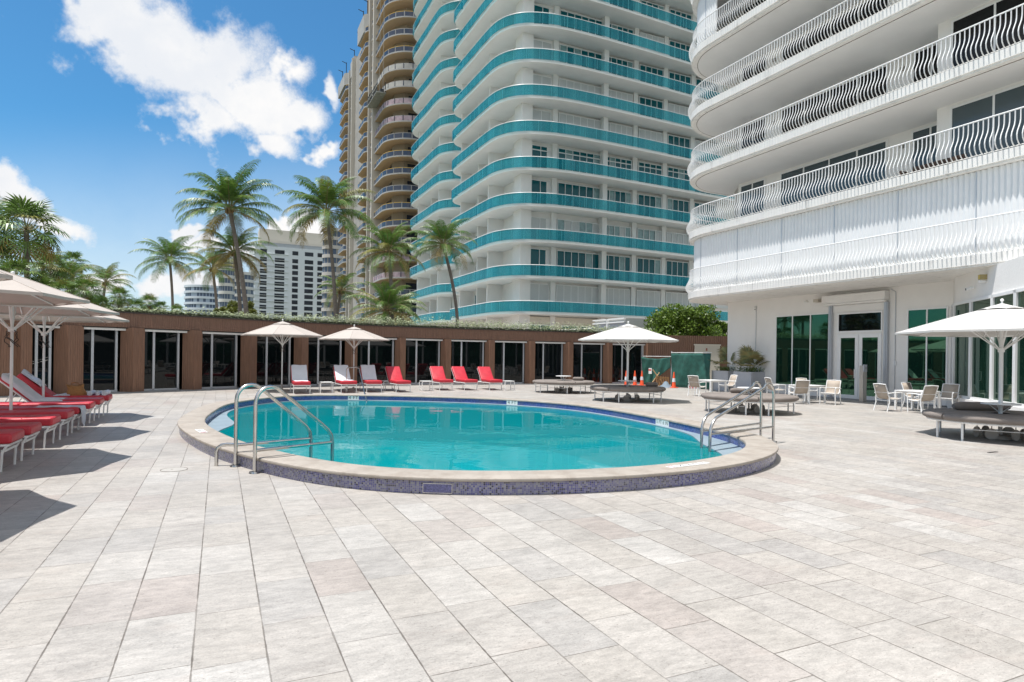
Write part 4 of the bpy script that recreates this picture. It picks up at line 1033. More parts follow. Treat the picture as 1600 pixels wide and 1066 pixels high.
def towel_sheet(name, label, cat, fn, nu=14, nv=22, loc=(0, 0, 0), rz=0, m=None, th=.008, seed=1, group=None, logo=None):
    rr_ = random.Random(seed); mb = MB(); ph = [rr_.uniform(0, 6) for _ in range(6)]
    for i in range(nu + 1):
        for j in range(nv + 1):
            u_, v_ = i / nu, j / nv; x, y, z_ = fn(u_, v_)
            z_ += .006 * math.sin(9 * u_ + ph[0] + 4 * v_) + .005 * math.sin(13 * v_ + ph[1]) + .003 * math.sin(23 * u_ + 17 * v_ + ph[2])
            mb.v.append((x + .004 * math.sin(11 * v_ + ph[3]), y + .006 * math.sin(8 * u_ + ph[4]), z_))
    for i in range(nu):
        for j in range(nv): a = i * (nv + 1) + j; mb.f.append([a, a + nv + 1, a + nv + 2, a + 1]); mb.m.append(0)
    if logo: 
        vs, fs = text_geo(logo[0], logo[1]); mb.add([tuple(logo[2] @ Vector((p[0], p[1], .012))) for p in vs], fs, 1)
    o = mb.build(name, [m or M_towel, mat('towel_stitch', (.20, .20, .23), .9)], None, smooth='all')
    sd = o.modifiers.new('thickness', 'SOLIDIFY'); sd.thickness = th; sd.offset = 1
    sub = o.modifiers.new('soft', 'SUBSURF'); sub.levels = 1; sub.render_levels = 1
    o.location = loc; o.rotation_euler = (0, 0, rz); return tag(o, label, cat, group)

GL = 'red sun loungers along the left side'
flat0 = lounger('sun_lounger', 0, 'x', GL)
SF = -2.47
up0 = lounger('sun_lounger', 42, 'x', GL)
LT = [(8.30, 0), (9.38, 0), (10.53, 0), (11.47, 0), (12.76, 0), (13.86, 0), (14.86, 0), (16.07, 0), (17.25, 1), (18.5, 1)]
LL = ['nearest red lounger of the left row, mostly out of frame', 'red lounger whose corner just enters at the left edge', 'flat red lounger second from the bottom in the left row', 'flat red lounger beside the base of the nearest left parasol in view',
      'flat red lounger in the middle of the left row, bare cushion', 'flat red lounger between the bare middle one and the one with the hanging towel', 'flat red lounger with a white towel hanging off its foot end', 'long bare red lounger just beyond the one with the hanging towel', 'red lounger with raised back wrapped in a large white towel',
      'farthest red lounger of the left row, back raised, carrying the straw bag and towel rolls']
uf = uu_ = False; LO = []
SF = -2.47
for (t, up), lb in zip(LT, LL):
    src = up0 if up else flat0; loc = (*W2(SF + .02, t), 0)
    if (up and not uu_) or (not up and not uf):
        o = src; o.location = loc; o.rotation_euler = (0, 0, GA); o['label'] = lb
        if up: uu_ = True
        else: uf = True
    else: o = copy_tree(src, loc, GA, lb, GL)
    LO.append(o)
hc = .34 + .155
def at_l(k, dx=0., dz=0.): return (*W2(SF + .02 + dx, LT[k][0]), dz)
# towel hanging over the foot of lounger 5
def f1(u_, v_):
    y = -.26 + .50 * u_; L = v_ * 1.05
    if L < .75: return (-.73 + L, y, hc + .008)
    q = L - .75; a = min(1., q / .06); return (.02 + .012 * a + .006 * math.sin(9 * u_), y * (1 - .25 * a * q / .3), hc + .008 - (q if q > 0 else 0) * (1 + .35 * math.sin(3.1 * u_)))
towel_sheet('towel', 'white towel draped over the foot end of a flat red lounger in the left row', 'towel', f1, loc=at_l(6), rz=GA, seed=3, group='white towels on the loungers')
# raised back towel
ra = R(42)
def on_back(x, y, off_=.0):
    "x metres up the back from the hinge"
    d = -x; zz = .13 + off_
    return (-LSEAT + d * math.cos(ra) - 0 + zz * math.sin(ra) * 1.0, y, .34 + .03 + x * math.sin(ra) + zz * math.cos(ra))
def f2(u_, v_):
    y = max(-.345, -.56 + .83 * u_); L = v_ * 1.35; drop = max(0., .26 - .83 * u_) * .45
    if L < .92: x, yy, z_ = on_back(.92 - L - .02, y, .012); return (x, yy, z_ - drop)
    return (-LSEAT + .09 + (L - .92), y * (1 - .15 * (L - .92)), hc + .012 - drop * .6)
towel_sheet('towel', 'large white towel covering the raised back of a red lounger at the left edge', 'towel', f2, loc=at_l(8), rz=GA, seed=5, group='white towels on the loungers')
def f3(u_, v_):
    x, y, z_ = on_back(.34 + .52 * v_, -.28 + .52 * u_, .015); return (x, y, z_ + .05 * math.sin(PI * u_) * (1 + .6 * math.sin(7 * v_)) )
M_film = mat('film_wrapped_towel', (.66, .68, .76), .12, bump=.8, bscale=14, spec=.8)
towel_sheet('towel', 'crumpled shiny wrapped towel on the raised head of the lounger behind the parasol pole', 'towel', f3, loc=at_l(9), rz=GA, seed=8, m=M_film, th=.02, group='white towels on the loungers')
# flat towel with bag beside; rolled towels
def f4(u_, v_): return (-.98 + .32 * v_, -.28 + .55 * u_, hc + .012 + .02 * math.sin(PI * v_))
towel_sheet('towel', 'folded white towel lying on the red seat left of the straw bag', 'towel', f4, loc=at_l(9, -.15), rz=GA, seed=9, th=.03, group='white towels on the loungers')
def rolled(name, lab, loc, rz, L=.55, r=.06, m=None, group=None, cat='towel'):
    mb = MB(); sp_ = []
    mb.tube([(0, -L / 2 + L * k / 12, 0) for k in range(13)], [r * (1 + .05 * math.sin(k * 2.3)) for k in range(13)], 14)
    o = mb.build(name, m or M_towel, None, smooth=True, bevel=.0); o.location = loc; o.rotation_euler = (0, 0, rz); return tag(o, lab, cat, group)
l_ = at_l(9, -.40, hc + .05); rolled('rolled_towel', 'white rolled towel on the farthest left lounger just right of the straw bag', l_, GA, .56, .055, group='rolled towels at the far left loungers')
l_ = at_l(9, -.10, hc + .05); rolled('rolled_towel', 'white rolled towel with a red band on the foot of the farthest left lounger', l_, GA, .56, .06, group='rolled towels at the far left loungers')
l_ = at_l(9, -.24, hc + .04); rolled('rolled_towel', 'second white towel roll behind the red-banded one on the farthest left lounger', l_, GA, .5, .045, group='rolled towels at the far left loungers')
# straw bag
bg = thing('straw_bag', 'orange-brown straw bag lying on a red lounger in the left row', 'bag', at_l(9, -.70, hc + .0), GA + .2)
mb = MB(); pr_ = []
for k in range(9):
    z_ = .0 + .27 * k / 8; wx, wy = .125 - .02 * k / 8 + .008 * math.sin(k), .10 - .055 * (k / 8) ** 2
    lean = .05 * k / 8; pr_.append([(wx * 1.6 * math.copysign(abs(math.cos(a)) ** .5, math.cos(a)) - lean, wy * 1.5 * math.copysign(abs(math.sin(a)) ** .7, math.sin(a)), z_ * (.93 + .12 * math.sin(1.7 + 2 * a))) for a in [2 * PI * j / 20 for j in range(20)]])
mb.v = [p for q in pr_ for p in q]; mb.f = [[i * 20 + j, i * 20 + (j + 1) % 20, (i + 1) * 20 + (j + 1) % 20, (i + 1) * 20 + j] for i in range(8) for j in range(20)] + [list(range(19, -1, -1)), [160 + j for j in range(20)]]; mb.m = [0] * len(mb.f)
mb.build('body', M_bag, bg, smooth=True)
for e in (-1, 1):
    mb = MB(); mb.tube([(-.12, e * .05, .26), (-.11, e * .09, .30), (-.05, e * .11, .31), (.02, e * .09, .29), (.04, e * .05, .25)], .010, 6); mb.build('handle', mat('bag_handle', (.30, .13, .05), .7), bg, smooth=True)

# ---- far row of loungers, feet towards the pool
GF = 'loungers in front of the brown pavilion'
far = [('lA', 471.5, 616, 1, 'white-towelled red lounger farthest left in the row before the pavilion'), ('lB', 545, 614.2, 1, 'towelled red lounger standing behind the pool handrail'), ('lC', 584.5, 613.4, 1, 'towelled red lounger right of the handrail with red cushion showing'),
       ('r1', 630, 613.2, 0, 'bare red lounger left of the small square side table, its back half in shade'), ('r2', 697, 610.3, 0, 'bare red lounger just right of the middle side table'), ('r3', 735.5, 610, 0, 'bare red lounger in the middle of the three right-hand ones'), ('r4', 774.5, 610, 0, 'bare red lounger farthest right beside the last side table')]
up1 = lounger('sun_lounger', 46, far[0][4], GF)
for i, (nm, px, py, tw_, lb) in enumerate(far):
    g = G(px, py); rz = GA - PI / 2 + (R(2) if i % 2 else R(-2))
    # foot legs stand .1 in from the foot end
    loc = (g[0] + .10 * math.cos(rz), g[1] + .10 * math.sin(rz), 0)
    if i == 0: up1.location = loc; up1.rotation_euler = (0, 0, rz)
    else: copy_tree(up1, loc, rz, lb, GF)
    if tw_:
        rb_ = R(46); ext = (.85, .75, .30)[i]
        def f5(u_, v_, ext=ext):
            y = -.31 + .62 * u_; L = v_ * (.90 + ext)
            if L < .90:
                x = .90 - L; zz = .15; return (-LSEAT - x * math.cos(rb_) + zz * math.sin(rb_), y, .34 + .03 + x * math.sin(rb_) + zz * math.cos(rb_) + .0)
            q = L - .90; return (-LSEAT + .13 + q, y * (1 - .2 * q), hc + .014)
        Mx = Matrix.Translation((-LSEAT, 0, .37)) @ Matrix.Rotation(rb_, 4, 'Y') @ Matrix.Translation((-.66, 0, .16)) @ Matrix.Rotation(PI / 2, 4, 'Z')
        towel_sheet('towel', ('white towel over the lounger farthest left before the pavilion', 'white towel over the lounger behind the pool handrail', 'white towel over the raised back of the lounger right of the handrail')[i], 'towel', f5, loc=loc, rz=rz, seed=20 + i, group='towels on the pavilion loungers')
# side tables
def side_table(loc, rz, lab):
    th = thing('side_table', lab, 'side table', loc, rz, 'low metal side tables by the loungers'); h = .44; a = .24
    mb = MB(); mb.b2((-a, -a, h - .015), (a, a, h)); mb.build('tabletop', M_wmetal, th, bevel=.004)
    for e in (-1, 1):
        mb = MB(); y = e * (a - .03); mb.tube([(-a, y, 0), (-a, y, h - .07), (-a + .03, y, h - .03), (a - .03, y, h - .03), (a, y, h - .07), (a, y, 0)], .017, 8); mb.build('leg_loop', M_wmetal, th, smooth=True)
    mb = MB(); mb.tube([(-a, -a + .03, .08), (-a, a - .03, .08)], .010, 6); mb.tube([(a, -a + .03, .08), (a, a - .03, .08)], .010, 6); mb.build('stretcher', M_wmetal, th)
    return th
st0 = None
for px, py, lb in ((503, 614, 'small metal side table between the two left towelled loungers'), (601, 610.6, 'small metal side table left of the shaded red lounger'), (661, 611, 'small metal side table between the single and the triple red loungers'), (790, 610, 'small metal side table right of the last red lounger')):
    g = G(px, py); rz = GA
    loc = (g[0] - .24 * -math.sin(GA) * 1, g[1] + .2, 0)
    if st0 is None: st0 = side_table(loc, rz, lb)
    else: copy_tree(st0, loc, rz, lb, 'low metal side tables by the loungers')

# ---- parasols
def parasol(name, label, group, Rr, zr, zp, canvas, pole_r=.025, base=True, nr=8, rot=0., cords=False, valance=.0):
    th = thing(name, label, 'parasol', (0, 0, 0), 0, group)
    # canopy: octagon panels sagging slightly, with upper vent cap
    def canopy(r0, r1, z0, z1, mb, nseg=5, sag=.03):
        vs = []; K = nr; sub = 4
        for i in range(nseg + 1):
            t = i / nseg; rr_ = r0 + (r1 - r0) * t; zz = z0 + (z1 - z0) * (t ** 1.06)
            for k in range(K):
                a0, a1 = rot + 2 * PI * k / K, rot + 2 * PI * (k + 1) / K
                for j in range(sub):
                    q = j / sub; x = rr_ * ((1 - q) * math.cos(a0) + q * math.cos(a1)); y = rr_ * ((1 - q) * math.sin(a0) + q * math.sin(a1))
                    sg = 4 * q * (1 - q); pull = 1 - .025 * sg * t
                    vs.append((x * pull, y * pull, zz - sag * sg * t * (1 - .5 * t) + (.02 * sg * t * t)))
        m = K * sub
        fs = [(i * m + k, (i + 1) * m + k, (i + 1) * m + (k + 1) % m, i * m + (k + 1) % m) for i in range(nseg) for k in range(m)]
        mb.add(vs, fs)
    mb = MB(); canopy(.30, Rr, zp - .115, zr, mb)
    for k in range(nr): a = rot + 2 * PI * k / nr; c, s_ = math.cos(a), math.sin(a); mb.tube([(.3 * c, .3 * s_, zp - .110), (Rr * .5 * c, Rr * .5 * s_, zr + (zp - .115 - zr) * (1 - ((Rr * .5 - .3) / (Rr - .3)) ** 1.06) + .004), (Rr * c, Rr * s_, zr + .004)], .006, 4)
    hem = []
    for k in range(nr):
        for q in (0, .5): a0, a1 = rot + 2 * PI * k / nr, rot + 2 * PI * (k + 1) / nr; pull = 1 - (.025 if q else 0); hem.append((Rr * pull * ((1 - q) * math.cos(a0) + q * math.cos(a1)), Rr * pull * ((1 - q) * math.sin(a0) + q * math.sin(a1))))
    for k in range(len(hem)):
        p_, q_ = hem[k], hem[(k + 1) % len(hem)]; z1, z2 = zr - (.0 if k % 2 == 0 else .0), zr; mb.add([(*p_, z1 + .006), (*q_, z2 + .006), (*q_, z2 - .035), (*p_, z1 - .035)], [(0, 1, 2, 3)])
    o = mb.build('canopy', canvas, th)
    sd = o.modifiers.new('thickness', 'SOLIDIFY'); sd.thickness = .006
    mb = MB(); canopy(.012, .42, zp, zp - .13, mb, 3, .01); o = mb.build('vent_cap', canvas, th)
    sd = o.modifiers.new('thickness', 'SOLIDIFY'); sd.thickness = .006
    hub = zr - .36
    for k in range(nr):
        a = rot + 2 * PI * k / nr; c, s_ = math.cos(a), math.sin(a)
        mb = MB(); mb.tube([(.04 * c, .04 * s_, zp - .05), (Rr * .985 * c, Rr * .985 * s_, zr - .012)], .012, 5)
        mb.tube([(.05 * c, .05 * s_, hub), (Rr * .42 * c, Rr * .42 * s_, zr + (zp - .1 - zr) * .58 - .02)], .013, 5); mb.build('rib', M_wmetal, th)
    mb = MB(); mb.lathe([(0, 0), (pole_r, 0), (pole_r, zp + .0), (0, zp)], (0, 0, 0), 12); mb.build('pole', M_wmetal, th, smooth=True)
    mb = MB(); mb.lathe([(pole_r + .001, hub - .06), (.06, hub - .05), (.065, hub + .03), (pole_r + .001, hub + .04)], (0, 0, 0), 16); mb.build('hub', M_wmetal, th, smooth=True)
    mb = MB(); mb.lathe([(.0, zp), (.02, zp + .0), (.018, zp + .04), (.035, zp + .06), (.030, zp + .09), (0, zp + .105)], (0, 0, 0), 12); mb.build('finial', M_wmetal, th, smooth=True)
    if base: mb = MB(); mb.lathe([(0, 0.0), (.27, 0.0), (.27, .05), (.24, .075), (.05, .085), (.04, .30), (0, .30)], (0, 0, 0), 28); mb.build('base', mat('base_cover', (.35, .31, .28), .8), th, smooth=True)
    if cords:
        rq = random.Random(2); mb = MB()
        for q in range(5):
            a = rq.uniform(0, 6.28); pts = [(.05 * math.cos(a), .05 * math.sin(a), hub - .02)]
            for j in range(7): pts.append((.09 * math.cos(a + j * .5) + rq.uniform(-.04, .04), .09 * math.sin(a + j * .5), hub - .06 - .045 * j))
            mb.tube(pts, .008, 4)
        mb.build('tie_cord', mat('dark_cord', (.05, .035, .03), .8), th)
    return th
GP = 'taupe parasols on slim white poles'
rot0 = R(33)
pz = [(7.62, -.16, 'nearest taupe parasol, only its canopy corner in the frame at the left edge'), (10.95, -.03, 'second taupe parasol from the left edge, broad canopy overhead'), (14.28, -.06, 'third taupe parasol of the left row with dark cords at its hub'), (17.62, -.27, 'farthest taupe parasol of the left row, slim pole among the raised loungers')]
p0 = None
for t, ds, lb in pz:
    loc = (*W2(-3.38 + ds, t), 0)
    if p0 is None: p0 = parasol('parasol', lb, GP, 1.66, 2.33, 2.92, M_taupe, rot=rot0, cords=True); p0.location = loc
    else: copy_tree(p0, loc, 0, lb, GP)
for px, py, Y, lb in ((441, 560, 26.4, 'taupe parasol behind the left towelled loungers, left of the pair'), (553, 560, 28.0, 'taupe parasol at the pavilion, right of the pair, above the handrail')):
    c_ = copy_tree(p0, (AX(px, Y), Y, 0), R(20), lb, GP)
    if px > 500: c_.scale = (.93, .93, .96)
cp_ = parasol('market_parasol', 'cream octagonal parasol over the round daybed in front of the rooftop housing', 'cream parasols over the round daybeds', 1.93, 2.24, 2.86, M_cream, pole_r=.04, base=False, rot=R(11))
dC2 = (AX(981, 23.5), 23.5); cp_.location = (*dC2, 0)
dC4 = (AX(1564.5, 13.35), 13.35)
copy_tree(cp_, (*dC4, 0), R(6), 'large cream parasol at the right edge over the nearest round daybed', 'cream parasols over the round daybeds')

# ---- round daybeds
def daybed(lab, loc, rz, lit=True):
    th = thing('round_daybed', lab, 'daybed', loc, rz, 'round taupe daybeds with centre tables'); Rb = 1.40; z0, z1 = .40, .53
    for k in range(4):
        a0, a1 = PI / 2 * k + .012, PI / 2 * (k + 1) - .012; pr_ = [(.16, z0), (Rb - .05, z0), (Rb - .015, z0 + .02), (Rb, z0 + .06), (Rb - .01, z0 + .10), (Rb - .06, z1), (.16, z1 + .005)]
        mb = MB(); mb.lathe(pr_, (0, 0, 0), 16, 0, a0, a1)
        n1 = len(pr_); mb.f.append(list(range(n1))[::-1]); mb.m.append(0); mb.f.append([16 * n1 + i for i in range(n1)]); mb.m.append(0)
        mb.build('mattress', M_cush, th, smooth=True, angle=50)
    mb = MB(); mb.tube([(1.30 * math.cos(2 * PI * k / 48), 1.30 * math.sin(2 * PI * k / 48), .375) for k in range(48)], .022, 6, closed=True)
    for k in range(4):
        a = PI / 2 * k; 
        for e in (-.03, .03): mb.tube([(.2 * math.cos(a + e * 4), .2 * math.sin(a + e * 4), .375), (1.3 * math.cos(a + e), 1.3 * math.sin(a + e), .375)], .014, 5)
        mb.tube([(.7 * math.cos(a + .25 * j), .7 * math.sin(a + .25 * j), .36) for j in range(7)], .010, 5)
        b = a + PI / 4; mb.tube([(1.24 * math.cos(b - .5), 1.24 * math.sin(b - .5), .24), (1.24 * math.cos(b + .5), 1.24 * math.sin(b + .5), .24)], .008, 4)
    mb.build('frame', M_wmetal, th, smooth=True)
    for k in range(8):
        a = PI / 4 * (k // 2) * 2 + (.25 if k % 2 else PI / 2 - .25); mb = MB(); mb.tube([(1.25 * math.cos(a), 1.25 * math.sin(a), .375), (1.25 * math.cos(a), 1.25 * math.sin(a), .0)], .022, 8); mb.build('leg', M_wmetal, th, smooth=True)
    mw_ = mat('wheel_taupe', (.50, .46, .42), .7)
    for k in range(6):
        a = PI / 3 * k + .4; c = Vector((.40 * math.cos(a), .40 * math.sin(a), .115)); ax = Vector((math.cos(a + .35), math.sin(a + .35), 0))
        mb = MB(); mb.tube([tuple(c - ax * .02), tuple(c - ax * .019), tuple(c + ax * .019), tuple(c + ax * .02)], [.10, .115, .115, .10], 18); mb.tube([tuple(c - ax * .026), tuple(c + ax * .026)], .028, 10)
        mb.tube([(c.x, c.y, .115), (c.x, c.y, .37)], .010, 5); mb.build('wheel', mw_, th, smooth=True)
    mb = MB(); mb.lathe([(0, 0), (.26, 0), (.26, .07), (.10, .09), (0, .09)], (0, 0, 0), 24); mb.build('weight_plate', mw_, th, smooth=True)
    mb = MB(); mb.lathe([(0, .72), (.345, .72), (.35, .728), (.345, .745), (0, .745)], (0, 0, 0), 32); 
    mb.lathe([(.030, .0), (.030, .72)], (0, 0, 0), 10)
    for k in range(4): a = PI / 2 * k + .5; mb.tube([(.03 * math.cos(a), .03 * math.sin(a), .56), (.22 * math.cos(a), .22 * math.sin(a), .72)], .010, 5)
    mb.build('centre_table', M_wmetal, th, smooth=True)
    return th
def bolster(lab, loc, rz, L=.62, r=.085):
    mb = MB(); n = 14; mb.tube([(0, -L / 2 + L * k / n, 0) for k in range(n + 1)], [r * (.55 if k in (0, n) else .88 if k in (1, n - 1) else 1 + .02 * math.sin(k * 1.9)) for k in range(n + 1)], 16)
    o = mb.build('bolster', M_cush, None, smooth=True, bevel=0); o.location = loc; o.rotation_euler = (0, 0, rz); return tag(o, lab, 'bolster', 'round bolsters on the daybeds')
dC1 = (AX(881, 28.4), 28.4); dC3 = (AX(1171, 19.2), 19.2)
d0 = daybed('round taupe daybed without a parasol, left of the cream-parasol one', (*dC1, 0), .3)
copy_tree(d0, (*dC2, 0), .9, 'round taupe daybed under the distant cream parasol')
copy_tree(d0, (*dC3, 0), 1.4, 'round taupe daybed seen through the right pool rails, in full sun')
copy_tree(d0, (*dC4, 0), .15, 'nearest round taupe daybed, under the large cream parasol at the right edge')
bolster('short taupe bolster on the parasol-less daybed', (dC1[0] + .68, dC1[1] + .1, .61), GA + 1.2, .5)
bolster('taupe bolster right of the table on the daybed under the distant cream parasol', (dC2[0] + .95, dC2[1] + .2, .61), GA + 1.1, .45)
bolster('long dark bolster behind the table of the nearest daybed', (dC4[0] + .15, dC4[1] + .75, .62), PI / 2, 1.25, .10)
bolster('taupe bolster on the sunlit daybed behind the right pool rails', (dC3[0] + .05, dC3[1] + .7, .61), PI / 2 + .1, .8)

# ---- dining sets
def chair(lab):
    th = thing('dining_chair', lab, 'chair', (0, 0, 0), 0, 'white sling dining chairs'); W_ = .52; hs = .40
    # sling: seat and back, chair faces +y
    prof = [(.25, hs + .02), (.10, hs - .01), (-.10, hs - .015), (-.20, hs + .03), (-.25, hs + .12), (-.30, hs + .30), (-.36, hs + .46)]
    mb = MB(); K = len(prof)
    for x in (-W_ / 2 + .03, 0, W_ / 2 - .03):
        for y, z_ in prof: mb.v.append((x, y, z_ - (.012 if x == 0 else 0)))
    for a in range(2):
        for b in range(K - 1): mb.f.append([a * K + b, (a + 1) * K + b, (a + 1) * K + b + 1, a * K + b + 1]); mb.m.append(0)
    o = mb.build('sling', M_sling, th, smooth='all'); sd = o.modifiers.new('thickness', 'SOLIDIFY'); sd.thickness = .008
    mb = MB()
    for e in (-1, 1): mb.tube([(e * (W_ / 2 - .02), y, z_) for y, z_ in prof], .016, 6)
    mb.tube([(-W_ / 2 + .02, .25, hs + .01), (W_ / 2 - .02, .25, hs + .01)], .014, 6); mb.tube([(-W_ / 2 + .02, -.36, hs + .46), (0, -.375, hs + .475), (W_ / 2 - .02, -.36, hs + .46)], .016, 6)
    mb.tube([(-W_ / 2 + .02, -.265, hs + .20), (W_ / 2 - .02, -.265, hs + .20)], .012, 6)
    mb.tube([(-W_ / 2, .2, hs - .04), (W_ / 2, .2, hs - .04)], .012, 6); mb.tube([(-W_ / 2, -.22, hs - .06), (W_ / 2, -.22, hs - .06)], .012, 6)
    mb.build('frame', M_wmetal, th, smooth=True)
    for e in (-1, 1):
        for fwd in (1, -1):
            mb = MB(); x = e * (W_ / 2 + .005)
            if fwd > 0: mb.tube([(x, .24, .0), (x, .26, .30), (x, .27, .585)], .018, 6)
            else: mb.tube([(x, -.31, .0), (x, -.22, .28), (x, -.24, hs + .10)], .018, 6)
            mb.build('leg', M_wmetal, th, smooth=True)
        mb = MB(); x = e * (W_ / 2 + .008); mb.tube([(x, .28, .58), (x, .20, .605), (x, -.05, .60), (x, -.28, .575)], .018, 6); mb.build('armrest', M_wmetal, th, smooth=True)
    return th
def table(lab, a=.46, h=.66):
    th = thing('dining_table', lab, 'table', (0, 0, 0), 0, 'white square dining tables')
    mb = MB(); mb.b2((-a, -a, h - .035), (a, a, h)); mb.b2((-a + .04, -a + .04, h - .09), (a - .04, a - .04, h - .036)); mb.build('tabletop', M_wmetal, th, bevel=.006)
    for i in (-1, 1):
        for j in (-1, 1): mb = MB(); mb.b2((i * a - i * .06, j * a - j * .06, 0), (i * a, j * a, h - .036)); mb.build('leg', M_wmetal, th)
    return th
ch0 = chair('x'); tb0 = table('x'); fc = ft_ = True
def put(src, first, x, y, rz, lab):
    if first: src.location = (x, y, 0); src.rotation_euler = (0, 0, rz); src['label'] = lab
    else: copy_tree(src, (x, y, 0), rz, lab)
# (px, Y, heading) ; heading 0 faces +y
TB_ = [(1262, 23.9, GA, 'white square table in the middle dining set, in front of the tall windows'), (1434, 20.55, GA, 'white square table of the right dining set beside the doors'), (1112, 28.2, GA, 'white square table of the left dining set by the planters')]
for i, (px, Y, rz, lb) in enumerate(TB_): put(tb0, i == 0, AX(px, Y), Y, rz, lb)
CH = [(1090, 27.1, GA - 1.25, 'dining chair left of the left table, its back towards the pool'), (1137, 28.9, GA + 1.4, 'dining chair right of the left table, before the grey planters'),
      (1213, 25.4, GA - 1.9, 'dining chair left of the middle table, in profile facing right'), (1249, 23.15, GA + .42 - .9, 'dining chair with its back turned at the near side of the middle table'), (1262, 25.1, GA + PI - .2, 'dining chair beyond the middle table with a white back'), (1298, 23.1, GA + 1.9, 'dining chair right of the middle table, in profile facing left'),
      (1389, 20.4, GA - 1.75, 'dining chair left of the right-hand table, in profile'), (1441, 19.65, GA + .02 - .25, 'dining chair with its taupe back to the camera at the right-hand table'), (1432, 21.6, GA + PI, 'dining chair hidden behind the right-hand table'), (1480, 20.9, GA + 1.75, 'dining chair right of the right-hand table, white back to the window')]
for i, (px, Y, rz, lb) in enumerate(CH): put(ch0, i == 0, AX(px, Y), Y, rz, lb)

# ---- low warning board behind the left dining chair
wb = thing('warning_board', 'low white board with red panels on thin legs behind the left dining chair', 'sign', (AX(1084, 27.8), 27.8, 0), -.1)
mb = MB(); mb.b2((-.23, -.01, .26), (.23, .01, .42)); mb.build('board', M_wmetal, wb)
mb = MB()
for x in (-.15, -.03, .10): mb.b2((x - .035, -.016, .28), (x + .035, -.011, .40))
mb.build('red_panels', mat('panel_red', (.6, .04, .04), .5), wb)
for x in (-.19, -.05, .08, .19): mb = MB(); mb.b2((x - .008, -.006, 0), (x + .008, .006, .259)); mb.build('leg', M_wmetal, wb)

# ---- access pedestal
g = G(1348, 628); pd = thing('access_pedestal', 'brushed steel post with a card reader in front of the glass double door', 'pedestal', (*g, 0), GA)
mb = MB(); mb.b2((-.11, -.08, 0), (.11, .08, 1.42)); mb.build('post', M_steel2, pd, bevel=.006)
mb = MB(); mb.b2((-.135, -.13, 1.18), (.06, -.082, 1.46)); mb.build('reader_hood', M_alu, pd, bevel=.01)
mb = MB(); mb.b2((-.085, -.142, 1.24), (.02, -.132, 1.40)); mb.b2((-.045, -.146, 1.29), (-.02, -.143, 1.36), 1); mb.build('card_reader', [mat('reader_grey', (.45, .46, .47), .4), M_black], pd)

# ---- planters with fan palms
def fan_leaf(mb, base, az, el, L, rad, nseg=22, spread=R(300), rng=None, mi=0, miP=1, droop=.25, fold=.12, wf=.19):
    d = Vector((math.cos(az) * math.cos(el), math.sin(az) * math.cos(el), math.sin(el))); up = Vector((0, 0, 1)); side = d.cross(up).normalized(); nrm = side.cross(d).normalized()
    b = Vector(base); tip = b + d * L + Vector((0, 0, -droop * L * .25)); mid = b + d * L * .5
    mb.tube([tuple(b), tuple(mid), tuple(tip)], [.014, .011, .008], 4, miP)
    dd = (d + Vector((0, 0, -droop))).normalized(); side = dd.cross(up).normalized(); nn = side.cross(dd).normalized()
    for k in range(nseg):
        a = -spread / 2 + spread * (k + .5) / nseg; r_ = rad * (1 - .28 * (abs(a) / PI) ** 1.5) * (rng.uniform(.88, 1.05) if rng else 1)
        u_ = dd * math.cos(a) + side * math.sin(a); w_ = -dd * math.sin(a) + side * math.cos(a); hw = rad * spread / nseg * wf
        pl = nn * (fold * rad * (.5 if k % 2 else -.1)) * .3; cup = nn * (.10 * rad * abs(math.sin(a)))
        p1 = tip + u_ * r_ * .55 + pl + cup * .6; p2 = tip + u_ * r_ - nn * (droop * .35 * rad) + Vector((0, 0, -.10 * r_)) + cup
        mb.add([tuple(tip), tuple(p1 + w_ * hw), tuple(p2), tuple(p1 - w_ * hw)], [(0, 1, 2, 3)], mi)
M_pleaf = mat('bismarck_leaf', (.22, .27, .14), .5, isl=.35, col2=(.30, .24, .10), scale=2.5, transl=.2)
M_pst = mat('leaf_stalk', (.22, .19, .08), .6)
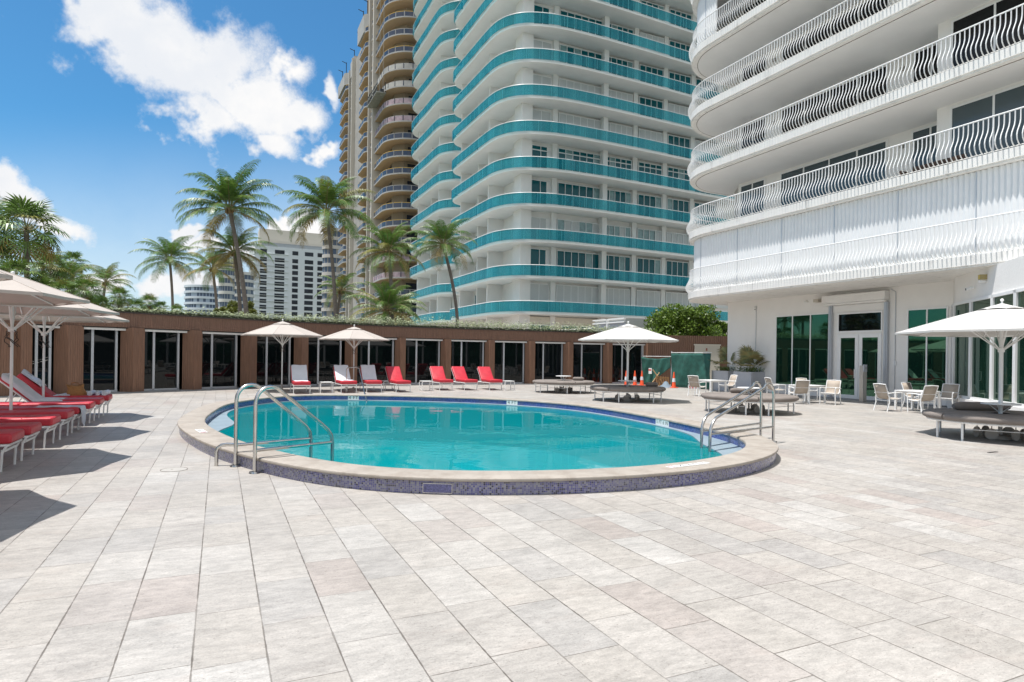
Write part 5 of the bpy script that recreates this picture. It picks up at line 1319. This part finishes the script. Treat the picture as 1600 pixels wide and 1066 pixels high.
def planter(px, py, lab, seed, sx_, heads):
    q = ST(*G(px, py)); th = thing('planter', lab, 'planter', (*W2(*q), 0), GA, 'grey cube planters')
    mb = MB(); w_ = 1.02; h = 1.0; t_ = .05
    mb.prism([(0, 0), (w_, 0), (w_, 1.15), (0, 1.15)], 0, h - .08, 0)
    for a, b in (((0, 0, h - .08), (w_, t_, h)), ((0, 1.1, h - .08), (w_, 1.15, h)), ((0, t_, h - .08), (t_, 1.1, h)), ((w_ - t_, t_, h - .08), (w_, 1.1, h))): mb.b2(a, b)
    mb.build('box', M_plant, th)
    mb = MB(); mb.b2((t_, t_, h - .079), (w_ - t_, 1.1, h - .02)); mb.build('soil', mat('soil', (.03, .022, .015), .95), th)
    rg = random.Random(seed); mb = MB()
    pl = thing('fan_palm_plant', lab.replace('planter', 'silvery fan palm growing in the planter') if False else heads, 'potted palm', (*W2(q[0] + .5, q[1] + .55), h - .02), GA, 'fan palms in the planters')
    for k in range(11):
        az = rg.uniform(0, 2 * PI) if k > 4 else [2.6, .3, 1.5, 3.6, 5.6][k]; el = [R(38), R(32), R(70), R(30), R(55)][k] if k < 5 else rg.uniform(R(30), R(80))
        fan_leaf(mb, (0, 0, .02), az, el, rg.uniform(.55, .95), rg.uniform(.50, .68), 22, R(230), rg, wf=.36)
    mb.build('fronds', [M_pleaf, M_pst], pl)
    mb = MB()
    for k in range(420):
        a, r_ = rg.uniform(0, 2 * PI), .5 * math.sqrt(rg.random()); x, y, z_ = max(-.48, min(.48, 1.3 * r_ * math.cos(a))), max(-.5, min(.5, 1.3 * r_ * math.sin(a))), rg.uniform(.0, .20)
        b = rg.uniform(0, 6.28); s_ = .055; mb.add([(x, y, z_), (x + s_ * math.cos(b), y + s_ * math.sin(b), z_ + .02), (x + s_ * 1.5 * math.cos(b + .4), y + s_ * 1.5 * math.sin(b + .4), z_ + .05), (x + s_ * math.cos(b + .9), y + s_ * math.sin(b + .9), z_ + .03)], [(0, 1, 2, 3)])
    mb.build('underplanting', M_leafd, pl)
planter(1173.5, 614.5, 'grey cube planter nearer to the windows, right of the pair', 4, 0, 'silvery fan palm with a drooping frond to the right, in the planter by the windows')
planter(1137, 611, 'grey cube planter at the building corner, left of the pair', 9, 0, 'silvery fan palm half in front of the green screen, in the corner planter')

# ---- green screen fence
fe = thing('screen_fence', 'torn green mesh construction screen on metal posts between pavilion and white block', 'fence', (*W2(23.0, 28), 0), GA)
def FB(): return MB(off=(23.0, 28, 0))
FS = 23.0; ta, tm, tb2 = 31.0, 28.4, 25.2
def screen(t0, t1, fnz0, z1, nm, n=40, m=14):
    mb = MB(off=(23., 28., 0))
    for i in range(n + 1):
        for j in range(m + 1):
            t = t0 + (t1 - t0) * i / n; za = fnz0(i / n); z_ = za + (z1(i / n) - za) * j / m
            mb.v.append((FS + .05 * math.sin(t * 3.1 + z_ * 2) + .03 * math.sin(t * 9 + z_ * 5) * (1 if nm == 'torn_screen' else .4), t, z_))
    for i in range(n):
        for j in range(m): a = i * (m + 1) + j; mb.f.append([a, a + m + 1, a + m + 2, a + 1]); mb.m.append(0)
    o = mb.build(nm, M_screen, fe, smooth='all'); sd = o.modifiers.new('thickness', 'SOLIDIFY'); sd.thickness = .012
screen(ta, tm, lambda q: .02 + 1.05 * max(0, (q - .28) / .72) ** .9, lambda q: 1.66 - .10 * math.sin(PI * q), 'torn_screen')
screen(tm - .06, tb2, lambda q: .03, lambda q: 1.88, 'mesh_screen')
for t, h in ((ta, 1.72), (tm, 2.0), (tb2 + .3, 1.95)): mb = FB(); mb.tube([(FS + .08, t, 0), (FS + .08, t, h)], .03, 8); mb.build('post', M_alu, fe)
mb = FB(); mb.tube([(FS + .06, ta, 1.70), (FS + .06, tm, 1.70)], .018, 6); mb.tube([(FS + .06, tm, 1.92), (FS + .06, tb2, 1.92)], .018, 6); mb.build('rail', M_wmetal, fe)
mb = FB(); mb.box((FS - .09, 30.1, .84), (.01, .26, .34), .1, 0); mb.box((FS - .10, 30.12, .90), (.01, .22, .08), .1, 1); mb.build('notice_sheet', [M_wmetal, mat('notice_red', (.6, .08, .06), .6)], fe)
# cones
def cone(lab):
    th = thing('traffic_cone', lab, 'traffic cone', (0, 0, 0), 0, 'orange traffic cones by the green screen')
    mb = MB(); mb.lathe([(.0, .86), (.028, .86), (.05, .70), (.115, .04), (.12, .02)], (0, 0, 0), 20); mb.build('cone_body', M_cone, th, smooth=True)
    mb = MB(); mb.b2((-.18, -.18, 0), (.18, .18, .035)); mb.build('base', M_cone, th, bevel=.01)
    mb = MB(); mb.lathe([(.0735, .52), (.096, .32)], (0, 0, 0), 20); mb.build('reflective_band', M_towel, th, smooth=True)
    return th
c0 = None
for px, Y, lb in ((979, 36.0, 'orange traffic cone seen behind the pole of the cream parasol'), (992.5, 36.3, 'orange traffic cone in the middle of the three by the dark door'), (1003.5, 36.4, 'orange traffic cone with a white band at the left end of the green screen'), (1053.5, 34.2, 'orange traffic cone in the torn gap of the green screen')):
    loc = (AX(px, Y), Y, 0)
    if c0 is None: c0 = cone(lb); c0.location = loc
    else: copy_tree(c0, loc, .3, lb)
# boards and blue tarp heap in the gap
mb = MB(); 
for k in range(6): mb.box((.16 * k, 0, .32), (.07, .02, .62 - .03 * k), 0, 0)
for z_ in (.12, .5): mb.box((.4, .015, z_), (.95, .02, .07))
o = mb.build('timber_pallet', mat('pale_timber', (.36, .19, .08), .8, var=.3, scale=8)); o.location = (AX(1028, 35.0), 35.0, 0); o.rotation_euler = (R(-12), 0, GA); tag(o, 'slatted timber pallet leaning in the gap under the torn green screen', 'pallet')
mb = MB()
for a, b in (((0, 0, 0), (.75, .2, .95)), ((.9, .1, 0), (.4, .3, .8))):
    mb.tube([a, b], .03, 4)
o = mb.build('loose_battens', mat('batten', (.50, .33, .18), .8)); o.location = (AX(1040, 35.4), 35.4, 0); o.rotation_euler = (0, 0, PI); tag(o, 'two pale loose battens leaning beside the cone in the fence gap', 'timber')
mb = MB(); n_ = 16
mb.lathe([(.0, .34), (.10, .30), (.20, .14), (.36, .05), (.42, .0)], (0, 0, 0), 9); o = mb.build('blue_tarp', mat('tarp_blue', (.15, .20, .25), .7, bump=.8, bscale=8), None, smooth=True); o.location = (AX(1041, 34.6), 34.6, 0); tag(o, 'grey-blue tarp heap next to the cone in the fence gap', 'tarp')

# ---- pool ladders / grab rails
def grab_rail(mb, B, E, H, zb, zE, rT=.026):
    B = Vector((*B, 0)); E = Vector((*E, 0)); d = (E - B).normalized(); L = (E - B).length; pts = []
    def P(x, z_): q = B + d * x; return (q.x, q.y, z_)
    pts.append(P(0, 0)); pts.append(P(.0, H - .33)); c = .21
    for k in range(0, 9): a = PI - (PI - R(38)) * k / 8; pts.append(P(c + c * math.cos(a), H - c + c * math.sin(a)))
    pts.append(P(L - .17, zb + .17)); pts.append(P(L - .08, zb + .09)); pts.append(P(L - .02, zb)); pts.append(P(L, zb - .12)); pts.append(P(L, -.35))
    mb.tube(spline([pts[0], pts[1]], 2) + pts[2:], rT, 12); mb.tube([P(.0, zE), P(L, zE)], rT * .85, 10)
    mb.lathe([(.0, .004), (.075, .004), (.07, .022), (.032, .03)], P(0, 0), 18)
    return P
def ladder(lab, pairs, H, zb, zE, extra=None):
    c = pairs[0][0]; th = thing('grab_rail_pair', lab, 'pool rail', (*c, 0))
    for B, E in pairs:
        mb = MB(off=(*c, 0)); grab_rail(mb, B, E, H, zb, zE); mb.build('rail', M_steel, th, smooth=True)
    mb = MB(off=(*c, 0)); (B0, E0), (B1, E1) = pairs
    for z_ in (-.12, -.33): mb.tube([(E0[0], E0[1], z_), (E1[0], E1[1], z_)], .03, 8)
    mb.build('ladder_step', M_steel, th, smooth=True)
    if extra: mb = MB(off=(*c, 0)); mb.tube(extra, .026, 12); mb.build('bent_bar', M_steel, th, smooth=True)
    return th
B0, B1 = G(368, 729), G(398, 739.5); E0, E1 = G(485.5, 714, .02), G(519, 721, .02)
x3 = G(338, 728); bq = (x3[0], x3[1]); dn = Vector((B1[0] - B0[0], B1[1] - B0[1])).normalized()
ex = [(x3[0], x3[1], 0), (x3[0], x3[1], .20), (x3[0] + .015, x3[1] + .005, .25), (x3[0] + .06, x3[1] + .01, .285), (x3[0] + .14, x3[1] + .02, .30), (B0[0] + .02, B0[1] + .01, .30)]
ladder('pair of stainless grab rails climbing over the coping at the left end of the pool', [(B0, E0), (B1, E1)], 1.14, .40, .30, ex)
B0, B1 = G(1188.5, 684.5), G(1208, 691); E0, E1 = G(1096, 700, .0), G(1109, 706, .0)
ladder('pair of stainless grab rails over the coping at the right end of the pool', [(B0, E0), (B1, E1)], 1.14, .40, .30)
# stair handrail at the far side
g1 = G(541, 613); g2 = G(572, 628.5, .0)
hr = thing('stair_handrail', 'slim steel handrail running down into the far side of the pool', 'handrail', (*g1, 0))
mb = MB(off=(*g1, 0)); q1, q2 = Vector((*g1, 0)), Vector((*g2, 0)); d = (q2 - q1); sd_ = Vector((.55, -.1, 0))
pts = [tuple(q1 + Vector((0, 0, 0))), tuple(q1 + Vector((0, 0, .95))), tuple(q1 + Vector((.05, 0, 1.02))), tuple(q1 + Vector((.45, -.25, 1.06))), tuple(q1 + Vector((.62, -.4, 1.0))), tuple(q2 + Vector((0.02, 0, .0))), tuple(q2 + Vector((.06, -.1, -.2)))]
mb.tube(pts, .022, 10); mb.lathe([(.0, .20), (.06, .20), (.05, .225), (.022, .23)], tuple(g1) + (0,), 12); mb.build('rail', M_steel, hr, smooth=True)
# ================================================================ VEGETATION
def coco_frond(mb, base, az, el, L, rg, droop=1., dry=0, nl=34, ll=.55, mi=0):
    "one pinnate frond: arching midrib with drooping leaflets"
    pts = []; K = 12; b = Vector(base); a = el; p = b.copy(); step = L / K
    tw = rg.uniform(-.10, .10)
    for k in range(K + 1):
        pts.append(p.copy()); p = p + Vector((math.cos(az) * math.cos(a), math.sin(az) * math.cos(a), math.sin(a))) * step
        a -= (.055 + .145 * (k / K)) * droop; az += tw / K
    mb.tube([tuple(q) for q in pts], [max(.006, .032 * (1 - k / K) ** .7) for k in range(K + 1)], 4, 1)
    for side in (-1, 1):
        for j in range(nl):
            t = .14 + .86 * (j + rg.random() * .5) / nl; f_ = t * K; i = min(K - 1, int(f_)); q = pts[i].lerp(pts[i + 1], f_ - i); dr = (pts[i + 1] - pts[i]).normalized()
            sd = dr.cross(Vector((0, 0, 1))); sd = sd.normalized() if sd.length > .05 else Vector((1, 0, 0)); up = sd.cross(dr)
            l_ = ll * (math.sin(PI * min(1, .18 + t * .80)) ** .6) * rg.uniform(.7, 1.2)
            out = (sd * side * 1.0 + dr * .55 + up * .12).normalized()
            w_ = dr * (.0165 * l_ / .55)
            g_ = Vector((0, 0, -1)) * (.75 + .35 * rg.random())
            p1 = q + out * l_ * .5 + g_ * l_ * .14; p2 = q + out * l_ * .80 + g_ * l_ * .52
            m_ = mi if not dry else dry
            mb.add([tuple(q - w_ * .6), tuple(q + w_ * .6), tuple(p1 + w_), tuple(p1 - w_), tuple(p2)], [(0, 1, 2, 3), (3, 2, 4)], m_)
def coconut_mesh(seed, n=20, L=3.2, dryn=3, nl=34, up=0.):
    rg = random.Random(seed); mb = MB()
    for k in range(n):
        f_ = k / n; az = k * 2.399 + rg.uniform(-.25, .25); el = R(84) - f_ * R(104) + rg.uniform(-.12, .12) + up
        coco_frond(mb, (.10 * math.cos(az), .10 * math.sin(az), .05 - .25 * f_), az, el, L * rg.uniform(.85, 1.05) * (.82 if f_ < .15 else 1), rg, .85 + .5 * rg.random(), 2 if (k >= n - dryn and rg.random() < .9) else (3 if rg.random() < .12 else 0), nl, .215 * L)
    return mb
def trunk_mb(base, top, bend, r0, r1, rg, n=16):
    mb = MB(); pts = []; rr = []
    for k in range(n + 1):
        t = k / n; p = Vector(base).lerp(Vector(top), t) + Vector((bend[0] * math.sin(PI * t), bend[1] * math.sin(PI * t), 0)); pts.append(tuple(p)); rr.append((r0 + (r1 - r0) * min(1, t * 1.4)) * (1 + .05 * (k % 2)) * (1.5 if k == 0 else 1))
    mb.tube(pts, rr, 10); return mb
M_leafyel = mat('palm_leaf_yellowing', (.19, .19, .035), .5, isl=.3, transl=.28)
crowns = {}
def palm(px, py, Y, Rr, pxb, lab, seed, kind='coconut_palm', grp='coconut palms beyond the pavilion', tr=.13, n=20, dryn=3, nl=34, up=0., share=None, bend=.25):
    x, z_ = AX(px, Y, py), HZ(px, py, Y); xb = AX(pxb, Y, 495); nl = int(nl * 1.7); n += 7; tr *= .8; Rr *= 1.1
    # continue the lean measured at roof height down to the ground
    zb = HZ(pxb, 495, Y); kx = (x - xb) / max(1., z_ - zb); x0 = xb - kx * zb * .6
    L = Rr / 985 * Y
    th = thing(kind, lab, 'palm tree', (x0, Y, 0), 0, grp); rg = random.Random(seed)
    off = (x0, Y, 0); mt = trunk_mb((x0, Y, 0), (x, Y, z_), (bend * (1 if x < x0 else -1), 0), tr * 1.35, tr, rg); mt.off = Vector(off); mt.build('trunk', M_trunk, th, smooth=True)
    if share and share in crowns:
        o = bpy.data.objects.new('crown', crowns[share][0]); sc.collection.objects.link(o); o.parent = th; k = L / crowns[share][1]; o.scale = (k, k, k); o.rotation_euler = (0, 0, rg.uniform(0, 6.28)); o.location = (x - x0, 0, z_)
    else:
        mb = coconut_mesh(seed, n, L, dryn, nl, up); o = mb.build('crown', [M_leaf, M_pst, M_leafy, M_leafyel], th); o.location = (x - x0, 0, z_)
        if share: crowns[share] = (o.data, L)
    if kind == 'coconut_palm':
        mb = MB()
        for k in range(5):
            a = k * 1.3; mb.tube([(.16 * math.cos(a), .16 * math.sin(a), -.38), (.18 * math.cos(a), .18 * math.sin(a), -.30), (.18 * math.cos(a), .18 * math.sin(a), -.14), (.16 * math.cos(a), .16 * math.sin(a), -.06)], [.04, .09, .09, .04], 8)
        o = mb.build('coconuts', mat('coconut_husk', (.20, .13, .05), .7), th, smooth=True); o.location = (x - x0, 0, z_)
    return th
palm(497/3.135+200, 325, 40, 86, 384, 'tallest coconut palm, large crown high above the white hotel', 11, tr=.15, n=24, dryn=2, nl=42, up=.10)
palm(366, 392, 43, 62, 371, 'coconut palm with yellowing hanging fronds behind the tallest palm', 12, n=24, dryn=10, nl=36, up=-.2, tr=.14)
palm(265, 404, 55, 56, 266, 'straight coconut palm standing alone at left of the tallest palm', 13, n=20, dryn=1, nl=36)
palm(332, 418, 52, 46, 336, 'small coconut palm between the lone palm and the tallest one', 14, n=16, dryn=3)
palm(510, 329, 42, 82, 521, 'tall coconut palm right of the white hotel, in front of the beige tower', 15, n=22, dryn=2, nl=42, up=.05)
palm(533, 452, 46, 42, 531, 'low coconut palm beside the trunk of the tall one at the beige tower', 16, n=16, dryn=3)
palm(607, 391, 41, 60, 607, 'coconut palm in front of the beige tower, dark slim trunk', 17, n=22, dryn=4, nl=38)
palm(604, 482, 39, 62, 606, 'low bushy coconut palm with its crown resting on the hedge below the beige tower', 18, n=20, dryn=3, nl=36, up=.15, tr=.12)
palm(692, 381, 44, 60, 706, 'leaning coconut palm in front of the teal balcony tower', 19, n=22, dryn=3, nl=38, bend=.5)
palm(165, 440, 55, 46, 163, 'coconut palm rising behind the left fan palms at the parasol tips', 21, n=16, dryn=0, nl=30, share='b')
palm(628, 330 + 150, 47, 40, 628, 'short coconut palm half hidden right of the low bushy one', 22, n=14, dryn=2, share='c')
# fan palms (cabbage palms) at left
def fan_mesh(seed, n=26, L=.9, rad=.95, mats=None):
    rg = random.Random(seed); mb = MB()
    for k in range(n):
        f_ = k / n; az = k * 2.399 + rg.uniform(-.3, .3); el = R(78) - f_ * R(125) + rg.uniform(-.1, .1)
        fan_leaf(mb, (0, 0, 0), az, el, L * rg.uniform(.8, 1.1), rad * rg.uniform(.85, 1.05), 18, R(250), rg, 2 if f_ > .85 else (3 if rg.random() < .12 else 0), 1, .35 + .3 * f_)
    return mb
fcr = {}
def fan(px, py, Y, Rr, lab, seed, share, dark=False):
    py += 10; Rr *= .88; x, z_ = AX(px, Y, py), HZ(px, py, Y); L = Rr / 985 * Y; th = thing('fan_palm', lab, 'palm tree', (x, Y, 0), 0, 'fan palms behind the left parasols')
    mt = trunk_mb((x, Y, 0), (x + .05, Y, z_ - .1), (.1, 0), .17, .13, rnd); mt.off = Vector((x, Y, 0)); mt.build('trunk', M_trunk, th, smooth=True)
    key = (share, dark)
    if key not in fcr: mb = fan_mesh(seed, 30, .85, .85); o = mb.build('crown', [M_leafd if dark else M_leaf, M_pst, M_leafy, M_leafyel], th); fcr[key] = o.data
    else: o = bpy.data.objects.new('crown', fcr[key]); sc.collection.objects.link(o); o.parent = th
    k = L / 1.6; o.scale = (k, k, k); o.location = (.05, 0, z_); o.rotation_euler = (0, 0, rnd.uniform(0, 6)); return th
FP = [(40, 348, 36, 74, 'largest fan palm at the left edge, rising above the parasols', 31, 'a', True), (-22, 352, 38, 55, 'fan palm cut by the left edge of the frame', 31, 'a', True), (80, 412, 40, 42, 'dark fan palm just right of the largest one', 32, 'b', True),
      (112, 402, 45, 30, 'small fan palm top between the largest palm and the lone coconut palm', 32, 'b', False), (132, 448, 34, 40, 'bright fan palm above the tips of the left parasols', 33, 'c', False), (186, 455, 36, 26, 'pale fan palm right of the bright one over the parasol tips', 33, 'c', False),
      (210, 473, 40, 26, 'short fan palm just above the left end of the roof hedge', 31, 'a', False), (232, 465, 42, 24, 'small bright fan palm left of the lone coconut trunk', 33, 'c', False), (250, 472, 42, 18, 'tiny fan palm touching the lone coconut trunk', 32, 'b', False), (276, 477, 44, 18, 'tiny fan palm just right of the lone coconut trunk', 33, 'c', False),
      (20, 425, 33, 48, 'dark low fan palm behind the top left parasol', 32, 'b', True), (60, 448, 34, 40, 'low fan palm below the largest palm at the canopy line', 31, 'a', True), (100, 450, 34, 34, 'low dark fan palm between parasol canopies', 33, 'c', True), (158, 470, 35, 26, 'low green fan palm left of the pale one', 33, 'c', False), (-10, 400, 35, 50, 'dark fan palm at the left frame edge above the canopies', 32, 'b', True)]
for a in FP: fan(*a)
palm(66, 412, 46, 46, 66, 'coconut palm mixed into the fan palms at the far left', 23, n=18, dryn=4, share='b')
palm(105, 440, 42, 60, 106, 'coconut palm with yellow fronds low behind the left parasols', 24, n=18, dryn=6, share='b')
palm(-14, 335, 50, 60, -14, 'coconut palm whose fronds enter at the upper left edge', 25, n=16, dryn=1, share='b')
# leafy tree and low bushes
def leaf_cloud(mb, blobs, n, s, rg, flat=.8, mi=0):
    tot = sum(b[3] * b[4] for b in blobs)
    for (x, y, z_, rx, rz_) in blobs:
        for _ in range(int(n * rx * rz_ / tot)):
            u_ = rg.uniform(-1, 1); a = rg.uniform(0, 2 * PI); q = math.sqrt(1 - u_ * u_); rr_ = rg.uniform(.62, 1.03) if rg.random() < .8 else rg.uniform(.1, 1)
            px_, py_, pz_ = x + rx * rr_ * q * math.cos(a), y + rx * rr_ * q * math.sin(a), z_ + rz_ * rr_ * u_
            n1 = Vector((rg.gauss(0, 1), rg.gauss(0, 1), rg.gauss(0, 1) + .8)).normalized(); t1 = n1.orthogonal().normalized(); t1 = (Matrix.Rotation(rg.uniform(0, 6.28), 4, n1) @ t1); t2 = n1.cross(t1); ss = s * rg.uniform(.6, 1.2)
            c = Vector((px_, py_, pz_)); mb.add([tuple(c), tuple(c + t1 * ss * .5 + t2 * ss * .28), tuple(c + t1 * ss), tuple(c + t1 * ss * .5 - t2 * ss * .28)], [(0, 1, 2, 3)], mi)
def tree(name, lab, px, py0, pyt, Y, rw, n, s, seed, m=None, grp=None, cat='tree', nb=16):
    rg = random.Random(seed); x = AX(px, Y, pyt); zt = HZ(px, pyt, Y); zb = max(.4, HZ(px, py0, Y)); rx = rw / 985 * Y
    th = thing(name, lab, cat, (x, Y, 0), 0, grp); bl = []
    for k in range(nb):
        a = rg.uniform(0, 2 * PI); d = rg.random() ** .5; h = rg.random(); hh = zb + (zt - zb) * (.15 + .72 * h) * 1.0; r_ = rx * (.14 + .26 * rg.random()); w_ = (1 - .55 * h ** 2)
        bl.append((rx * .92 * d * math.cos(a) * w_, rx * .5 * d * math.sin(a) * w_, min(hh, zt - r_ * .8), r_, r_ * .8))
    mb = MB(); leaf_cloud(mb, bl, n, s, rg); mb.build('crown', m or M_bush, th)
    mb = trunk_mb((0, 0, 0), (0, 0, (zb + zt) / 2), (.15, 0), .16, .08, rg)
    for b in bl[::2]: mb.tube([(0, 0, (zb + zt) / 2 * .6), (b[0] * .5, b[1] * .5, (b[2] + zb) / 2), (b[0], b[1], b[2])], [.07, .05, .02], 5)
    mb.build('trunk', M_trunk, th, smooth=True); return th
tree('leafy_tree', 'bright green rounded tree above the brown wall beside the white block', 1072, 545, 474, 44.5, 66, 26000, .20, 41, nb=30)
tree('leafy_tree', 'bright green lower bush-like tree behind the service door, right of the rounded one', 1118, 545, 500, 45.2, 30, 8000, .19, 42, nb=14)
GB = 'yellow-green bushes behind the roof edge'
tree('bush', 'yellow-green bush at the foot of the tallest palm', 377, 505, 466, 46, 26, 5000, .16, 43, mat('yellow_leaf', (.15, .17, .03), .5, isl=.4, transl=.3), GB, 'bush', 10)
tree('bush', 'low yellow-green bush left of the tallest palm trunks', 345, 505, 480, 47, 22, 3500, .16, 44, mat('yellow_leaf', (.1, .1, .1)), GB, 'bush', 8)
for px, pt, w_, sd_, lb in ((150, 468, 40, 47, 'leafy mass at the right tips of the left parasols'), (205, 478, 30, 48, 'low leafy mass right of the left parasols over the roof')):
    tree('bush', lb, px, 520, pt, 43, w_, 9000, .24, sd_, M_leafd, 'dark bushes behind the left parasols', 'bush', 14)
# trees and a building beyond the camera, which the glass mirrors
for k, (x, y, h) in enumerate(((-26, 2, 9), (-27, -8, 10), (-24, -18, 9), (-30, 12, 10))):
    rg = random.Random(60 + k); th = thing('leafy_tree', ('dense tree left of the pool deck, level with the camera', 'dense tree left of the deck, a little behind the camera', 'dense tree far behind the camera on the left', 'dense tree beyond the left row of parasols')[k], 'tree', (x, y, 0), 0, 'trees along the left side of the deck')
    bl = [(rg.uniform(-3, 3), rg.uniform(-3.5, 3.5), rg.uniform(2, h - 1.5), rg.uniform(1.4, 2.2), 1.5) for _ in range(14)]; mb = MB(); leaf_cloud(mb, bl, 5000, .5, rg); mb.build('crown', M_leafd, th)
    mb = trunk_mb((0, 0, 0), (0, 0, h * .7), (.2, 0), .2, .1, rg); mb.build('trunk', M_trunk, th)
